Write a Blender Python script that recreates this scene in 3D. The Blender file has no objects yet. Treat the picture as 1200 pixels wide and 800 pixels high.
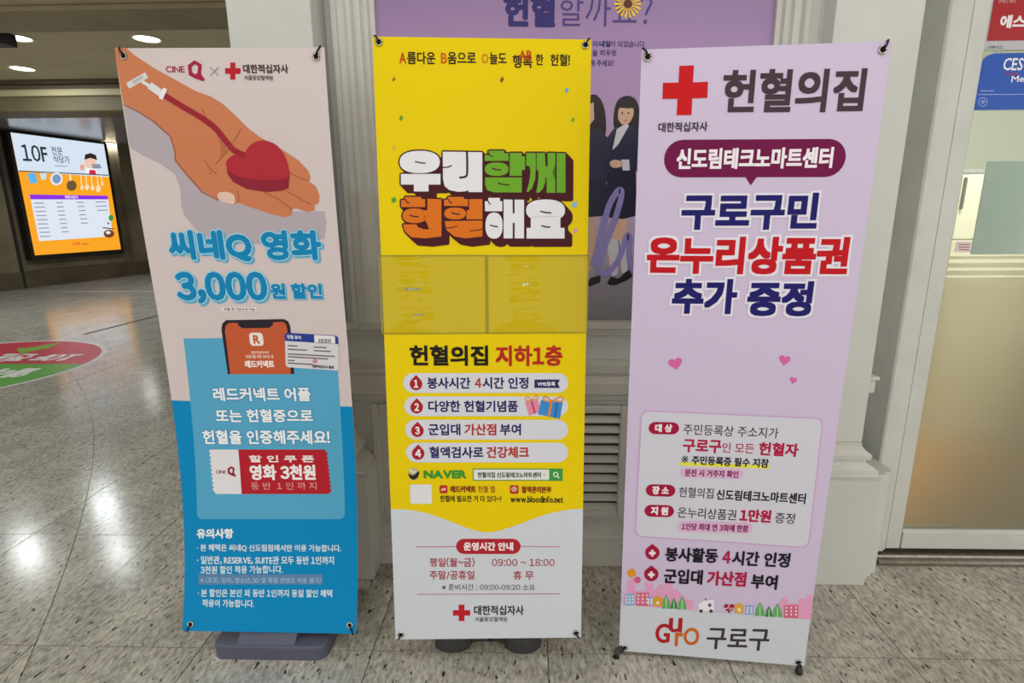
import bpy, bmesh, math, random
import numpy as np
from mathutils import Matrix, Vector
from mathutils.geometry import tessellate_polygon
random.seed(7)
SC = bpy.context.scene
COL = SC.collection
PI = math.pi

# ------------------------------------------------------------------ camera
H = 1.45
FPX, PITCH, YAW, ROLL = 646.85, 0.227708, -0.0284186, -0.0068636
_cp, _sp, _cy, _sy = math.cos(PITCH), math.sin(PITCH), math.cos(YAW), math.sin(YAW)
FW = np.array([_sy*_cp, _cy*_cp, -_sp]); RT = np.array([_cy, -_sy, 0.0]); UP = np.cross(RT, FW)
R2 = RT*math.cos(ROLL)+UP*math.sin(ROLL); U2 = -RT*math.sin(ROLL)+UP*math.cos(ROLL)
CAM = np.array([0.0, 0.0, H])
cd = bpy.data.cameras.new('camera'); co = bpy.data.objects.new('camera', cd); COL.objects.link(co)
cd.sensor_width = 36; cd.lens = FPX/1200*36; cd.clip_start = .02; cd.clip_end = 100
co.matrix_world = Matrix(((R2[0], U2[0], -FW[0], 0), (R2[1], U2[1], -FW[1], 0), (R2[2], U2[2], -FW[2], H), (0, 0, 0, 1)))
SC.camera = co

# ------------------------------------------------------------------ world, exposure
SC.view_settings.view_transform = 'Standard'; SC.view_settings.look = 'None'
SC.view_settings.exposure = -1.38; SC.view_settings.gamma = 1.0
SC.view_settings.use_curve_mapping = False
wd = bpy.data.worlds.new('hall_ambient'); SC.world = wd; wd.use_nodes = True
wd.node_tree.nodes['Background'].inputs[0].default_value = (1.0, 0.965, 0.905, 1)
wd.node_tree.nodes['Background'].inputs[1].default_value = 4.2
CEIL = 3.6
# ceiling downlights and fill lamps: x, y, watts (the fixtures are built further down around these)
LAMPS = [(2.4, -1.7, 33), (1.1, -0.15, 26), (-0.4, -3.0, 36), (-2.6, -0.6, 55), (-4.8, 1.8, 130), (-0.6, 0.6, 20), (0.7, 0.6, 16)]  # first two follow the cast shadows; the others are added, unseen fill lamps

# ------------------------------------------------------------------ pixel helpers
def ray(x, y):
    return R2*((x-600)/FPX) - U2*((y-400)/FPX) + FW
def fl(x, y, z=0.0):
    d = ray(x, y); t = (z-H)/d[2]; return CAM+d*t
def wy(x, y, Y):
    d = ray(x, y); t = Y/d[1]; return CAM+d*t
def project(p):
    c = np.asarray(p)-CAM; k = c@FW
    return 600+FPX*(c@R2)/k, 400-FPX*(c@U2)/k

# ------------------------------------------------------------------ materials
def lin(c):
    c = c/255.0
    return c/12.92 if c <= .04045 else ((c+.055)/1.055)**2.4
def rgb(h):
    h = h.lstrip('#'); return tuple(lin(int(h[i:i+2], 16)) for i in (0, 2, 4))+(1.0,)
MATS = {}
def mat(h, rough=.5, metal=0.0, noise=0.0, scale=20.0, spec=.4, emit=0.0, bump=0.0, coat=0.0):
    key = (h, rough, metal, noise, scale, spec, emit, bump, coat)
    if key in MATS: return MATS[key]
    m = bpy.data.materials.new('paint_'+h.strip('#')); m.use_nodes = True; nt = m.node_tree; b = nt.nodes['Principled BSDF']
    c = rgb(h)
    b.inputs['Base Color'].default_value = c; b.inputs['Roughness'].default_value = rough; b.inputs['Metallic'].default_value = metal
    b.inputs['Specular IOR Level'].default_value = spec; b.inputs['Coat Weight'].default_value = coat
    if emit:
        b.inputs['Emission Color'].default_value = c; b.inputs['Emission Strength'].default_value = emit
        b.inputs['Base Color'].default_value = (.02, .02, .02, 1)
    if noise or bump:
        g = nt.nodes.new('ShaderNodeNewGeometry'); n = nt.nodes.new('ShaderNodeTexNoise'); n.inputs['Scale'].default_value = scale
        n.inputs['Detail'].default_value = 5; nt.links.new(g.outputs['Position'], n.inputs['Vector'])
        if noise:
            r = nt.nodes.new('ShaderNodeValToRGB')
            r.color_ramp.elements[0].position = .3; r.color_ramp.elements[1].position = .7
            r.color_ramp.elements[0].color = tuple(v*(1-noise) for v in c[:3])+(1,); r.color_ramp.elements[1].color = tuple(min(1, v*(1+noise)) for v in c[:3])+(1,)
            nt.links.new(n.outputs['Fac'], r.inputs['Fac']); nt.links.new(r.outputs['Color'], b.inputs['Base Color'])
        if bump:
            bp = nt.nodes.new('ShaderNodeBump'); bp.inputs['Strength'].default_value = bump; bp.inputs['Distance'].default_value = .004
            nt.links.new(n.outputs['Fac'], bp.inputs['Height']); nt.links.new(bp.outputs['Normal'], b.inputs['Normal'])
    MATS[key] = m; return m

def granite(name, grid=False, base=('#86837b', '#b2afa7', '#d0cdc5'), rough=.16):
    m = bpy.data.materials.new(name); m.use_nodes = True; nt = m.node_tree; N = nt.nodes; Lk = nt.links; b = N['Principled BSDF']
    g = N.new('ShaderNodeNewGeometry'); oi = N.new('ShaderNodeObjectInfo')
    mp = N.new('ShaderNodeMapping'); mp.inputs['Scale'].default_value = (1, .38, 1); mp.inputs['Rotation'].default_value = (0, 0, .12)
    Lk.new(g.outputs['Position'], mp.inputs['Vector'])
    cb = N.new('ShaderNodeVectorMath'); cb.operation = 'MULTIPLY_ADD'
    Lk.new(oi.outputs['Random'], cb.inputs[0]); cb.inputs[1].default_value = (7, 13, 0); Lk.new(mp.outputs['Vector'], cb.inputs[2])
    n1 = N.new('ShaderNodeTexNoise'); n1.inputs['Scale'].default_value = 70; n1.inputs['Detail'].default_value = 6; n1.inputs['Roughness'].default_value = .7
    n2 = N.new('ShaderNodeTexNoise'); n2.inputs['Scale'].default_value = 6; n2.inputs['Detail'].default_value = 4
    v = N.new('ShaderNodeTexNoise'); v.inputs['Scale'].default_value = 66; v.inputs['Detail'].default_value = 2
    for n in (n1, n2, v): Lk.new(cb.outputs[0], n.inputs['Vector'])
    r1 = N.new('ShaderNodeValToRGB'); e = r1.color_ramp.elements
    e[0].position = .34; e[0].color = rgb(base[0]); e[1].position = .66; e[1].color = rgb(base[2])
    mid = e.new(.5); mid.color = rgb(base[1])
    Lk.new(n1.outputs['Fac'], r1.inputs['Fac'])
    r2 = N.new('ShaderNodeValToRGB'); e = r2.color_ramp.elements
    e[0].position = .3; e[0].color = (.78, .77, .76, 1); e[1].position = .7; e[1].color = (1.12, 1.1, 1.06, 1)
    Lk.new(n2.outputs['Fac'], r2.inputs['Fac'])
    mx = N.new('ShaderNodeMix'); mx.data_type = 'RGBA'; mx.blend_type = 'MULTIPLY'; mx.inputs[0].default_value = 1
    Lk.new(r1.outputs['Color'], mx.inputs[6]); Lk.new(r2.outputs['Color'], mx.inputs[7])
    rs = N.new('ShaderNodeValToRGB'); e = rs.color_ramp.elements
    e[0].position = .635; e[0].color = (0, 0, 0, 1); e[1].position = .69; e[1].color = (1, 1, 1, 1)
    Lk.new(v.outputs['Fac'], rs.inputs['Fac'])
    ms = N.new('ShaderNodeMix'); ms.data_type = 'RGBA'; Lk.new(rs.outputs['Color'], ms.inputs[0])
    Lk.new(mx.outputs[2], ms.inputs[6]); ms.inputs[7].default_value = rgb('#38332e')
    out = ms.outputs[2]
    if grid:
        br = N.new('ShaderNodeTexBrick'); br.offset = 0; br.inputs['Scale'].default_value = 1
        br.inputs['Brick Width'].default_value = TX; br.inputs['Row Height'].default_value = TY; br.inputs['Mortar Size'].default_value = .003
        br.inputs['Color1'].default_value = br.inputs['Color2'].default_value = (1, 1, 1, 1); br.inputs['Mortar'].default_value = (.45, .43, .4, 1)
        m2 = N.new('ShaderNodeMapping'); m2.inputs['Location'].default_value = (-X0, -Y0, 0); Lk.new(g.outputs['Position'], m2.inputs['Vector']); Lk.new(m2.outputs['Vector'], br.inputs['Vector'])
        mg = N.new('ShaderNodeMix'); mg.data_type = 'RGBA'; mg.blend_type = 'MULTIPLY'; mg.inputs[0].default_value = 1
        Lk.new(out, mg.inputs[6]); Lk.new(br.outputs['Color'], mg.inputs[7]); out = mg.outputs[2]
    Lk.new(out, b.inputs['Base Color']); b.inputs['Roughness'].default_value = rough
    bp = N.new('ShaderNodeBump'); bp.inputs['Strength'].default_value = .07; bp.inputs['Distance'].default_value = .002
    Lk.new(n1.outputs['Fac'], bp.inputs['Height']); Lk.new(bp.outputs['Normal'], b.inputs['Normal'])
    return m

# ------------------------------------------------------------------ object helpers
def link(name, me, m=None, parent=None):
    o = bpy.data.objects.new(name, me); COL.objects.link(o)
    if m is not None and me is not None:
        me.materials.clear(); me.materials.append(m)
    if parent is not None: o.parent = parent
    return o
def empty(name, loc=(0, 0, 0), parent=None):
    o = bpy.data.objects.new(name, None); COL.objects.link(o); o.location = loc; o.empty_display_size = .1
    if parent is not None: o.parent = parent
    return o
def tag(o, label=None, cat=None, group=None, kind=None):
    if label: o['label'] = label
    if cat: o['category'] = cat
    if group: o['group'] = group
    if kind: o['kind'] = kind
    return o
def mesh(name, vs, fs, smooth=False):
    me = bpy.data.meshes.new(name); me.from_pydata([tuple(v) for v in vs], [], fs); me.update()
    bm = bmesh.new(); bm.from_mesh(me); bmesh.ops.recalc_face_normals(bm, faces=bm.faces); bm.to_mesh(me); bm.free()
    if smooth:
        for p in me.polygons: p.use_smooth = True
    return me
def rel(o, me):
    """shift a world-space mesh into the space of its (unrotated) parent chain"""
    off = Vector((0, 0, 0)); p = o.parent
    while p is not None: off += p.location; p = p.parent
    me.transform(Matrix.Translation(-off)); return o
def put(name, me, m, parent=None):
    o = link(name, me, m, parent); rel(o, me); return o
def box(name, x0, x1, y0, y1, z0, z1, m, parent=None, bev=0.0, seg=1):
    bm = bmesh.new(); bmesh.ops.create_cube(bm, size=1)
    for v in bm.verts: v.co = Vector((x0+(v.co.x+.5)*(x1-x0), y0+(v.co.y+.5)*(y1-y0), z0+(v.co.z+.5)*(z1-z0)))
    if bev: bmesh.ops.bevel(bm, geom=bm.edges[:], offset=bev, segments=seg, profile=.5, affect='EDGES')
    me = bpy.data.meshes.new(name); bm.to_mesh(me); bm.free()
    return put(name, me, m, parent)
def prism(name, poly, axis, a0, a1, m, parent=None):
    """extrude a 2D polygon; axis 'x': poly in (y,z); 'z': poly in (x,y); 'y': poly in (x,z)"""
    f = {'x': lambda p, a: (a, p[0], p[1]), 'z': lambda p, a: (p[0], p[1], a), 'y': lambda p, a: (p[0], a, p[1])}[axis]
    n = len(poly); vs = [f(p, a0) for p in poly]+[f(p, a1) for p in poly]
    fs = [(i, (i+1) % n, (i+1) % n+n, i+n) for i in range(n)]+[tuple(range(n)), tuple(range(n, 2*n))]
    return put(name, mesh(name, vs, fs), m, parent)
def tube(name, pts, r, m, parent=None, n=8, closed=False):
    pts = [Vector(p) for p in pts]; k = len(pts); vs = []; fs = []
    rad = r if isinstance(r, (list, tuple)) else [r]*k
    for i, p in enumerate(pts):
        if closed: t = pts[(i+1) % k]-pts[i-1]
        else: t = pts[min(i+1, k-1)]-pts[max(i-1, 0)]
        t.normalize(); u = t.cross(Vector((0, 0, 1)));
        if u.length < .2: u = t.cross(Vector((1, 0, 0)))
        u.normalize(); w = t.cross(u)
        for j in range(n): a = 2*PI*j/n; vs.append(p+u*rad[i]*math.cos(a)+w*rad[i]*math.sin(a))
    for i in range(k if closed else k-1):
        for j in range(n): i2 = (i+1) % k; fs.append((i*n+j, i*n+(j+1) % n, i2*n+(j+1) % n, i2*n+j))
    if not closed: fs += [tuple(range(n)), tuple(range((k-1)*n, k*n))]
    return put(name, mesh(name, vs, fs, True), m, parent)

# ------------------------------------------------------------------ flat print system
_txt = {}; _gl = {}
def raw_glyph(t, res):
    c = bpy.data.curves.new('lettering', 'FONT'); c.body = t; c.size = 1; c.resolution_u = res
    o = bpy.data.objects.new('lettering', c)
    me = bpy.data.meshes.new_from_object(o)
    vs = [(v.co.x, v.co.y) for v in me.vertices]; fs = [tuple(p.vertices) for p in me.polygons]
    bpy.data.objects.remove(o); bpy.data.curves.remove(c); bpy.data.meshes.remove(me)
    return vs, fs
_w = lambda t: max(v[0] for v in raw_glyph(t, 1)[0])
ADV = _w('가가')-_w('가')
def glyph(ch, res):
    """one character: latin and digits come from the wide forms of the same gothic face, set tight"""
    if (ch, res) in _gl: return _gl[(ch, res)]
    wide = ch.isascii() and (ch.isdigit() or ch in ',!?():~')
    vs, fs = raw_glyph(chr(ord(ch)+0xFEE0) if wide else ch, res)
    if wide or ch.isascii() or ch == '·':
        x0 = min(v[0] for v in vs); x1 = max(v[0] for v in vs); k = .6 if ch in '~' else 1
        vs = [((x-x0)*k+.05*ADV, y) for x, y in vs]; adv = (x1-x0)*k+.10*ADV
    else: adv = ADV
    _gl[(ch, res)] = (vs, fs, adv); return _gl[(ch, res)]
def text_flat(s, res=2):
    key = (s, res)
    if key in _txt: return _txt[key]
    V = []; F = []; pen = 0.0
    for ch in s:
        if ch == ' ': pen += ADV*.30; continue
        vs, fs, adv = glyph(ch, res); o = len(V)
        V += [(x+pen, y) for x, y in vs]; F += [tuple(i+o for i in f) for f in fs]; pen += adv
    xs = [v[0] for v in V]; ys = [v[1] for v in V]
    _txt[key] = (V, F, min(xs), max(xs), min(ys), max(ys)); return _txt[key]
def ring(r, n=8, square=False):
    out = [(0, 0)]
    if r <= 0: return out
    if square:
        q = (-1, 0, 1) if n <= 8 else (-1, -.5, 0, .5, 1)
        return out+[(r*i, r*j) for i in q for j in q if max(abs(i), abs(j)) == 1]
    out += [(r*math.cos(2*PI*k/n), r*math.sin(2*PI*k/n)) for k in range(n)]
    return out
def catmull(pts, n=5, closed=True):
    P = [np.array(p, float) for p in pts]; k = len(P); out = []
    rng = range(k) if closed else range(k-1)
    for i in rng:
        p0 = P[i-1] if (closed or i > 0) else P[0]; p1 = P[i]; p2 = P[(i+1) % k]; p3 = P[(i+2) % k] if (closed or i+2 < k) else P[-1]
        for j in range(n):
            t = j/n; out.append(.5*((2*p1)+(-p0+p2)*t+(2*p0-5*p1+4*p2-p3)*t*t+(-p0+3*p1-3*p2+p3)*t**3))
    if not closed: out.append(P[-1])
    return [tuple(p) for p in out]

LAY0, LAYD = .0004, .0003
class Sheet:
    """a printable surface: (a,b) metres from its top left, to3d maps to the world, inv maps photo pixels to (a,b)"""
    rows = None
    def setup(self, obj, matf=None): self.obj = obj; self.matf = matf or (lambda h: mat(h, .45))
    def crop(self, ox=0, oy=0, s=1): self.c = (ox, oy, s); return self
    def px(self, p): return (self.c[0]+p[0]/self.c[2], self.c[1]+p[1]/self.c[2])
    def ab(self, p): return self.inv(*self.px(p))
    def build(self, name, vs, fs, col, lay, bis=True, stamps=((0, 0),), label=None, parent=None):
        if bis and self.rows is not None:
            bm = bmesh.new(); bv = [bm.verts.new((a, b, 0)) for a, b in vs]
            for f in fs:
                try: bm.faces.new([bv[i] for i in f])
                except ValueError: pass
            lo = min(v[1] for v in vs); hi = max(v[1] for v in vs)
            for r in self.rows:
                if lo+1e-4 < r < hi-1e-4:
                    bmesh.ops.bisect_plane(bm, geom=bm.verts[:]+bm.edges[:]+bm.faces[:], plane_co=(0, r, 0), plane_no=(0, 1, 0), dist=1e-6)
            bm.verts.index_update(); vs = [(v.co.x, v.co.y) for v in bm.verts]; fs = [tuple(v.index for v in f.verts) for f in bm.faces]; bm.free()
        V = []; F = []; off = LAY0+LAYD*lay
        for k, (da, db) in enumerate(stamps):
            o = len(V); V += [(a+da, b+db, off+k*4e-6) for a, b in vs]; F += [tuple(i+o for i in f) for f in fs]
        W3 = self.many(np.array(V)).tolist()
        me = bpy.data.meshes.new(name); me.from_pydata(W3, [], F); me.update()
        o = put(name, me, self.matf(col), parent or self.obj)
        if label: o['label'] = label
        return o
    def poly(self, pts, col, lay=1, name='print', smooth=0, label=None, holes=(), conv=True, parent=None):
        ls = [[self.ab(p) for p in l] if conv else list(l) for l in [pts]+list(holes)]
        if smooth: ls[0] = catmull(ls[0], smooth)
        tris = tessellate_polygon([[Vector((a, b, 0)) for a, b in l] for l in ls])
        vs = [p for l in ls for p in l]
        return self.build(name, vs, [tuple(t) for t in tris], col, lay, label=label, parent=parent)
    def rrect(self, x0, y0, x1, y1, col, lay=1, r=None, name='panel', label=None, slope=0.0):
        """rounded rectangle from pixel left-top / right-bottom; r is a fraction of the height (.5 = pill); slope: px rise per px"""
        dy = slope*(x1-x0)/2
        l = self.ab((x0, (y0+y1)/2-dy)); rr = self.ab((x1, (y0+y1)/2+dy)); t = self.ab(((x0+x1)/2, y0)); b = self.ab(((x0+x1)/2, y1))
        w = rr[0]-l[0]; h = b[1]-t[1]; sl = (rr[1]-l[1])/w; cy = (l[1]+rr[1])/2
        R = h*(.5 if r is None else r); pts = []
        for cx, cyy, a0 in ((w-R, h-R, 0), (R, h-R, PI/2), (R, R, PI), (w-R, R, 1.5*PI)):
            for k in range(7): a = a0+PI/2*k/6; pts.append((cx+R*math.cos(a), cyy+R*math.sin(a)))
        pts = [(l[0]+x, cy-h/2+y+sl*(x-w/2)) for x, y in pts]
        return self.poly(pts, col, lay, name, label=label, conv=False)
    def disc(self, x, y, rx, col, lay=1, name='dot', ry=None, n=20, label=None):
        ry = ry or rx
        return self.poly([(x+rx*math.cos(2*PI*k/n), y+ry*math.sin(2*PI*k/n)) for k in range(n)], col, lay, name, label=label)
    def stroke(self, pts, w, col, lay=1, name='line', smooth=0, closed=False, w2=None):
        """a ribbon of pixel width w along pixel points"""
        if smooth: pts = catmull(pts, smooth, closed)
        P = [np.array(p, float) for p in pts]; n = len(P); Lf = []; Rt = []
        for i in range(n):
            if closed: t = P[(i+1) % n]-P[i-1]
            else: t = P[min(i+1, n-1)]-P[max(i-1, 0)]
            t = t/(np.hypot(*t)+1e-9); ww = (w+((w2 or w)-w)*i/max(1, n-1))/2; nn = np.array([-t[1], t[0]])*ww
            Lf.append(P[i]+nn); Rt.append(P[i]-nn)
        vs = [self.ab(p) for p in Lf+Rt]; fs = [(i, (i+1) % n, n+(i+1) % n, n+i) for i in range(n if closed else n-1)]
        return self.build(name, vs, fs, col, lay)
    def text(self, s, xl, yl, xr, yr, h, col, wt=0.0, lay=2, name='lettering', outline=(), sweep=None, label=None, res=2, sq=False):
        """fit lettering between the left and right pixel ends (mid height), h pixels tall; wt thickens by a share of the height"""
        L = self.ab((xl, yl)); Rr = self.ab((xr, yr)); xm, ym = (xl+xr)/2, (yl+yr)/2
        t = self.ab((xm, ym-h/2)); b = self.ab((xm, ym+h/2)); hh = b[1]-t[1]; W = Rr[0]-L[0]
        vs, fs, x0, x1, y0, y1 = text_flat(s, res); r = wt*hh
        sx = (W-2*r)/max(x1-x0, 1e-6); sy = (hh-2*r)/max(y1-y0, 1e-6); slope = (Rr[1]-L[1])/W; cy = (L[1]+Rr[1])/2
        V = []
        for x, y in vs:
            a = L[0]+r+(x-x0)*sx; V.append((a, cy-hh/2+r+(y1-y)*sy+slope*(a-L[0]-W/2)))
        st = ring(r, 8, sq)
        if r > .06*hh: st += ring(r*.5, 8, sq)[1:]
        o = self.build(name, V, fs, col, lay, stamps=st, label=label)
        for i, (ro, oc, dx, dy, l2) in enumerate(outline):
            R_ = r+ro*hh; s2 = []
            k = 1 if sweep is None else sweep
            for j in range(k):
                f = 1 if k == 1 else j/(k-1)
                for q in ([R_, R_*.55] if R_ > .05*hh else [R_]): s2 += [(u+dx*hh*f, v+dy*hh*f) for u, v in ring(q, 10, sq)]
            self.build(name+'_outline', V, fs, oc, l2, stamps=s2)
        return o

class Plane(Sheet):
    def __init__(self, o, ux, ub, w, h):
        self.o = np.array(o, float); self.ux = np.array(ux, float); self.ub = np.array(ub, float); self.w = w; self.h = h
        self.n = np.cross(self.ux, self.ub); self.n /= np.linalg.norm(self.n)
        if self.n@(CAM-self.o) < 0: self.n = -self.n
        self.c = (0, 0, 1)
    def to3d(self, a, b, off=0): return self.o+self.ux*a+self.ub*b+self.n*off
    def many(self, V): return self.o+np.outer(V[:, 0], self.ux)+np.outer(V[:, 1], self.ub)+np.outer(V[:, 2], self.n)
    def inv(self, x, y):
        d = ray(x, y); t = ((self.o-CAM)@self.n)/(d@self.n); p = CAM+d*t-self.o
        return (float(p@self.ux), float(p@self.ub))
class Banner(Sheet):
    NR = 72
    def __init__(self, q, s=1.0):
        x, y, z, yaw, roll, l0, l1, l2, L, tw = q
        self.top = np.array([x*s, y*s, z*s+H]); self.W = .6*s; self.L = L*s; self.yaw = yaw; self.roll = roll; self.tw = tw
        self.bk = None
        n = self.NR; self.dy = [0.0]; self.dz = [0.0]; self.ang = []
        for k in range(n+1): v = k/n; self.ang.append(l0+l1*v+l2*v*v)
        for k in range(n):
            a = (self.ang[k]+self.ang[k+1])/2; self.dy.append(self.dy[-1]-math.sin(a)*self.L/n); self.dz.append(self.dz[-1]-math.cos(a)*self.L/n)
        self.rows = [self.L*k/n for k in range(1, n)]
        self.N = np.array([-math.sin(yaw), math.cos(yaw), 0]); self.c = (0, 0, 1)
    def to3d(self, a, b, off=0):
        f = b/self.L*self.NR; k = min(max(int(math.floor(f)), 0), self.NR-1); t = f-k
        dy = self.dy[k]+(self.dy[k+1]-self.dy[k])*t; dz = self.dz[k]+(self.dz[k+1]-self.dz[k])*t; an = self.ang[k]+(self.ang[k+1]-self.ang[k])*t
        yw = self.yaw+self.tw*(b/self.L-.5); X = np.array([math.cos(yw), math.sin(yw), 0]); Z = np.array([0, 0, 1.0])
        cr, sr = math.cos(self.roll), math.sin(self.roll)
        p = self.top+(X*cr+Z*sr)*(a-self.W/2)+self.N*dy+(Z*cr-X*sr)*dz
        Ny = np.array([-math.sin(yw), math.cos(yw), 0])
        return p+(-Ny*math.cos(an)+Z*math.sin(an))*off
    def many(self, V):
        a, b, off = V[:, 0], V[:, 1], V[:, 2]; f = b/self.L*self.NR; k = np.clip(np.floor(f).astype(int), 0, self.NR-1); t = f-k
        ip_ = lambda q: (lambda A: A[k]+(A[k+1]-A[k])*t)(np.array(q))
        dy, dz, an = ip_(self.dy), ip_(self.dz), ip_(self.ang); yw = self.yaw+self.tw*(b/self.L-.5)
        c, s_ = np.cos(yw), np.sin(yw); cr, sr = math.cos(self.roll), math.sin(self.roll); h = a-self.W/2
        x = self.top[0]+c*cr*h+self.N[0]*dy-c*sr*dz+s_*np.cos(an)*off
        y = self.top[1]+s_*cr*h+self.N[1]*dy-s_*sr*dz-c*np.cos(an)*off
        z = self.top[2]+sr*h+cr*dz+np.sin(an)*off
        return np.stack([x, y, z], 1)
    def inv(self, x, y):
        a, b = self.W/2, self.L/2; T = np.array([x, y])
        for _ in range(7):
            e = np.array(project(self.to3d(a, b)))-T
            if abs(e).max() < .01: break
            ja = (np.array(project(self.to3d(a+.002, b)))-T-e)/.002; jb = (np.array(project(self.to3d(a, b+.002)))-T-e)/.002
            s = np.linalg.solve(np.array([ja, jb]).T, -e); a += s[0]; b += s[1]
        return (float(a), float(b))

# ================================================================== STRUCTURE
WHITE = mat('#c9cac6', .42, noise=.05, scale=3.0, bump=.03)
TRIMW = mat('#c8c7c1', .4, noise=.05, scale=7.0)
# ---- floor
TX, TY, X0, Y0 = .59619, .67167, .06871, 4.27267
GRAN = granite('granite_floor_tile'); GRAN_FAR = granite('granite_floor_far', True)
RX0, RX1, RY0, RY1 = X0-14*TX, X0+5*TX, Y0-6*TY, Y0+7*TY
fb = []
ff = []
def quadz(x0, x1, y0, y1, z):
    o = len(fb); fb.extend([(x0, y0, z), (x1, y0, z), (x1, y1, z), (x0, y1, z)]); ff.append((o, o+1, o+2, o+3))
for x0, x1, y0, y1 in ((-16, RX0, -5, 18), (RX1, 6, -5, 18), (RX0, RX1, -5, RY0), (RX0, RX1, RY1, 18)): quadz(x0, x1, y0, y1, 0)
quadz(RX0, RX1, RY0, RY1, -.004)
quadz(-16, 6, -5, 18, -.1)
fm = bpy.data.meshes.new('floor'); fm.from_pydata(fb, [], ff)
floor = link('floor', fm, GRAN_FAR); tag(floor, kind='structure')
CXC, CYC, CR = -13.218, -4.764, 13.142
def tile_mesh(poly):
    g, ch = .0018, .0004
    c = np.mean(poly, axis=0); n = len(poly)
    def inset(d):
        out = []
        for i in range(n):
            p = np.array(poly[i]); e1 = p-np.array(poly[i-1]); e2 = np.array(poly[(i+1) % n])-p
            n1 = np.array([-e1[1], e1[0]])/(np.hypot(*e1)+1e-9); n2 = np.array([-e2[1], e2[0]])/(np.hypot(*e2)+1e-9)
            bs = n1+n2; k = bs@bs; bs = bs*(2/k) if k > .3 else n1; out.append(p+bs*d)
        return out
    A = inset(g); B = inset(g+ch); vs = [(p[0], p[1], -.004) for p in A]+[(p[0], p[1], -.0012) for p in A]+[(p[0], p[1], 0) for p in B]
    fs = []
    for i in range(n):
        j = (i+1) % n; fs += [(i, j, n+j, n+i), (n+i, n+j, 2*n+j, 2*n+i)]
    tri = tessellate_polygon([[Vector((p[0], p[1], 0)) for p in B]])
    fs += [tuple(2*n+i for i in t) for t in tri]
    me = bpy.data.meshes.new('tile'); me.from_pydata(vs, [], fs); bm = bmesh.new(); bm.from_mesh(me); bmesh.ops.recalc_face_normals(bm, faces=bm.faces); bm.to_mesh(me); bm.free(); return me
full = tile_mesh([(0, 0), (TX, 0), (TX, TY), (0, TY)])
for i in range(-14, 5):
    for k in range(-6, 7):
        x, y = X0+i*TX, Y0+k*TY
        if x > -1.3 and y > 2.3: continue
        if x > -1.0 and y+TY > 2.55 and False: continue
        cs = [(x, y), (x+TX, y), (x+TX, y+TY), (x, y+TY)]
        inside = [math.hypot(a-CXC, b-CYC) < CR for a, b in cs]
        if all(inside) or not any(inside):
            o = link('tile', full, GRAN, floor); o.location = (x, y, 0); continue
        # walk the border densely, split at the two crossings with the inlay circle
        bd = []
        for e in range(4):
            p, q = np.array(cs[e]), np.array(cs[(e+1) % 4])
            for t in range(60): bd.append(p+(q-p)*t/60)
        ins = [np.hypot(p[0]-CXC, p[1]-CYC) < CR for p in bd]; n = len(bd)
        tr = [j for j in range(n) if ins[j] != ins[j-1]]
        if len(tr) != 2: o = link('tile', full, GRAN, floor); o.location = (x, y, 0); continue
        for a, b in ((tr[0], tr[1]), (tr[1], tr[0])):
            idx = []; j = a
            while j != b: idx.append(j); j = (j+1) % n
            pts = [bd[a]]+[bd[j] for j in idx if j % 60 == 0 and j != a]+[bd[idx[-1]]]
            a0 = math.atan2(pts[-1][1]-CYC, pts[-1][0]-CXC); a1 = math.atan2(pts[0][1]-CYC, pts[0][0]-CXC)
            pts = pts[1:-1]
            arc = [np.array((CXC+CR*math.cos(a0+(a1-a0)*t/8), CYC+CR*math.sin(a0+(a1-a0)*t/8))) for t in range(9)]
            link('tile', tile_mesh([tuple(p) for p in pts+arc]), GRAN, floor)
# pale strip and dark joint across the far floor
p0, p1 = fl(-60, 342), fl(185, 341)
box('inlay_strip', p0[0]-3, p1[0]+3, p0[1]-.07, p0[1]+.07, 0, .002, mat('#a8a499', .3), floor)
a, b = fl(99, 391.5), fl(186, 369.5); d = (b-a)/np.linalg.norm(b-a); nrm = np.array([-d[1], d[0], 0])*.02
put('joint_strip', mesh('joint_strip', [a-nrm, b-nrm, b+nrm, a+nrm]+[v+np.array([0, 0, .003]) for v in (a-nrm, b-nrm, b+nrm, a+nrm)], [(0, 1, 2, 3), (4, 5, 6, 7), (0, 1, 5, 4), (1, 2, 6, 5), (2, 3, 7, 6), (3, 0, 4, 7)]), mat('#2a2826', .4), floor)

# ---- facade wall: dado, display window, pilasters, door surround
YW = 2.064
WB = YW+.05
wall = box('wall_back', -.98, 1.25, WB, WB+.10, 0, CEIL, WHITE); tag(wall, kind='structure')
box('wall_above_door', 1.45, 4.2, WB+.02, WB+.14, 2.55, CEIL, WHITE, wall)
def mould(name, x0, x1, zs, parent, y=WB, m=TRIMW):
    """horizontal moulding: zs = list of (z, projection)"""
    return prism(name, [(y, zs[0][0])]+[(y-p, z) for z, p in zs]+[(y, zs[-1][0])], 'x', x0, x1, m, parent)
DX0, DX1 = -.70, .99
mould('skirting', DX0, DX1, [(0, .05), (.088, .05), (.092, .042), (.125, .042), (.135, .032), (.17, .03), (.18, .012), (.19, 0)], wall)
mould('dado_rail', DX0, DX1, [(.715, .0), (.725, .02), (.745, .026), (.755, .04), (.80, .046), (.83, .04), (.845, .052), (.865, .055), (.872, .03), (.885, .012), (.885, 0)], wall)
mould('window_sill', DX0, DX1, [(.985, 0), (.99, .022), (1.012, .03), (1.02, .05), (1.043, .055), (1.046, .05), (1.046, 0)], wall)
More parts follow.
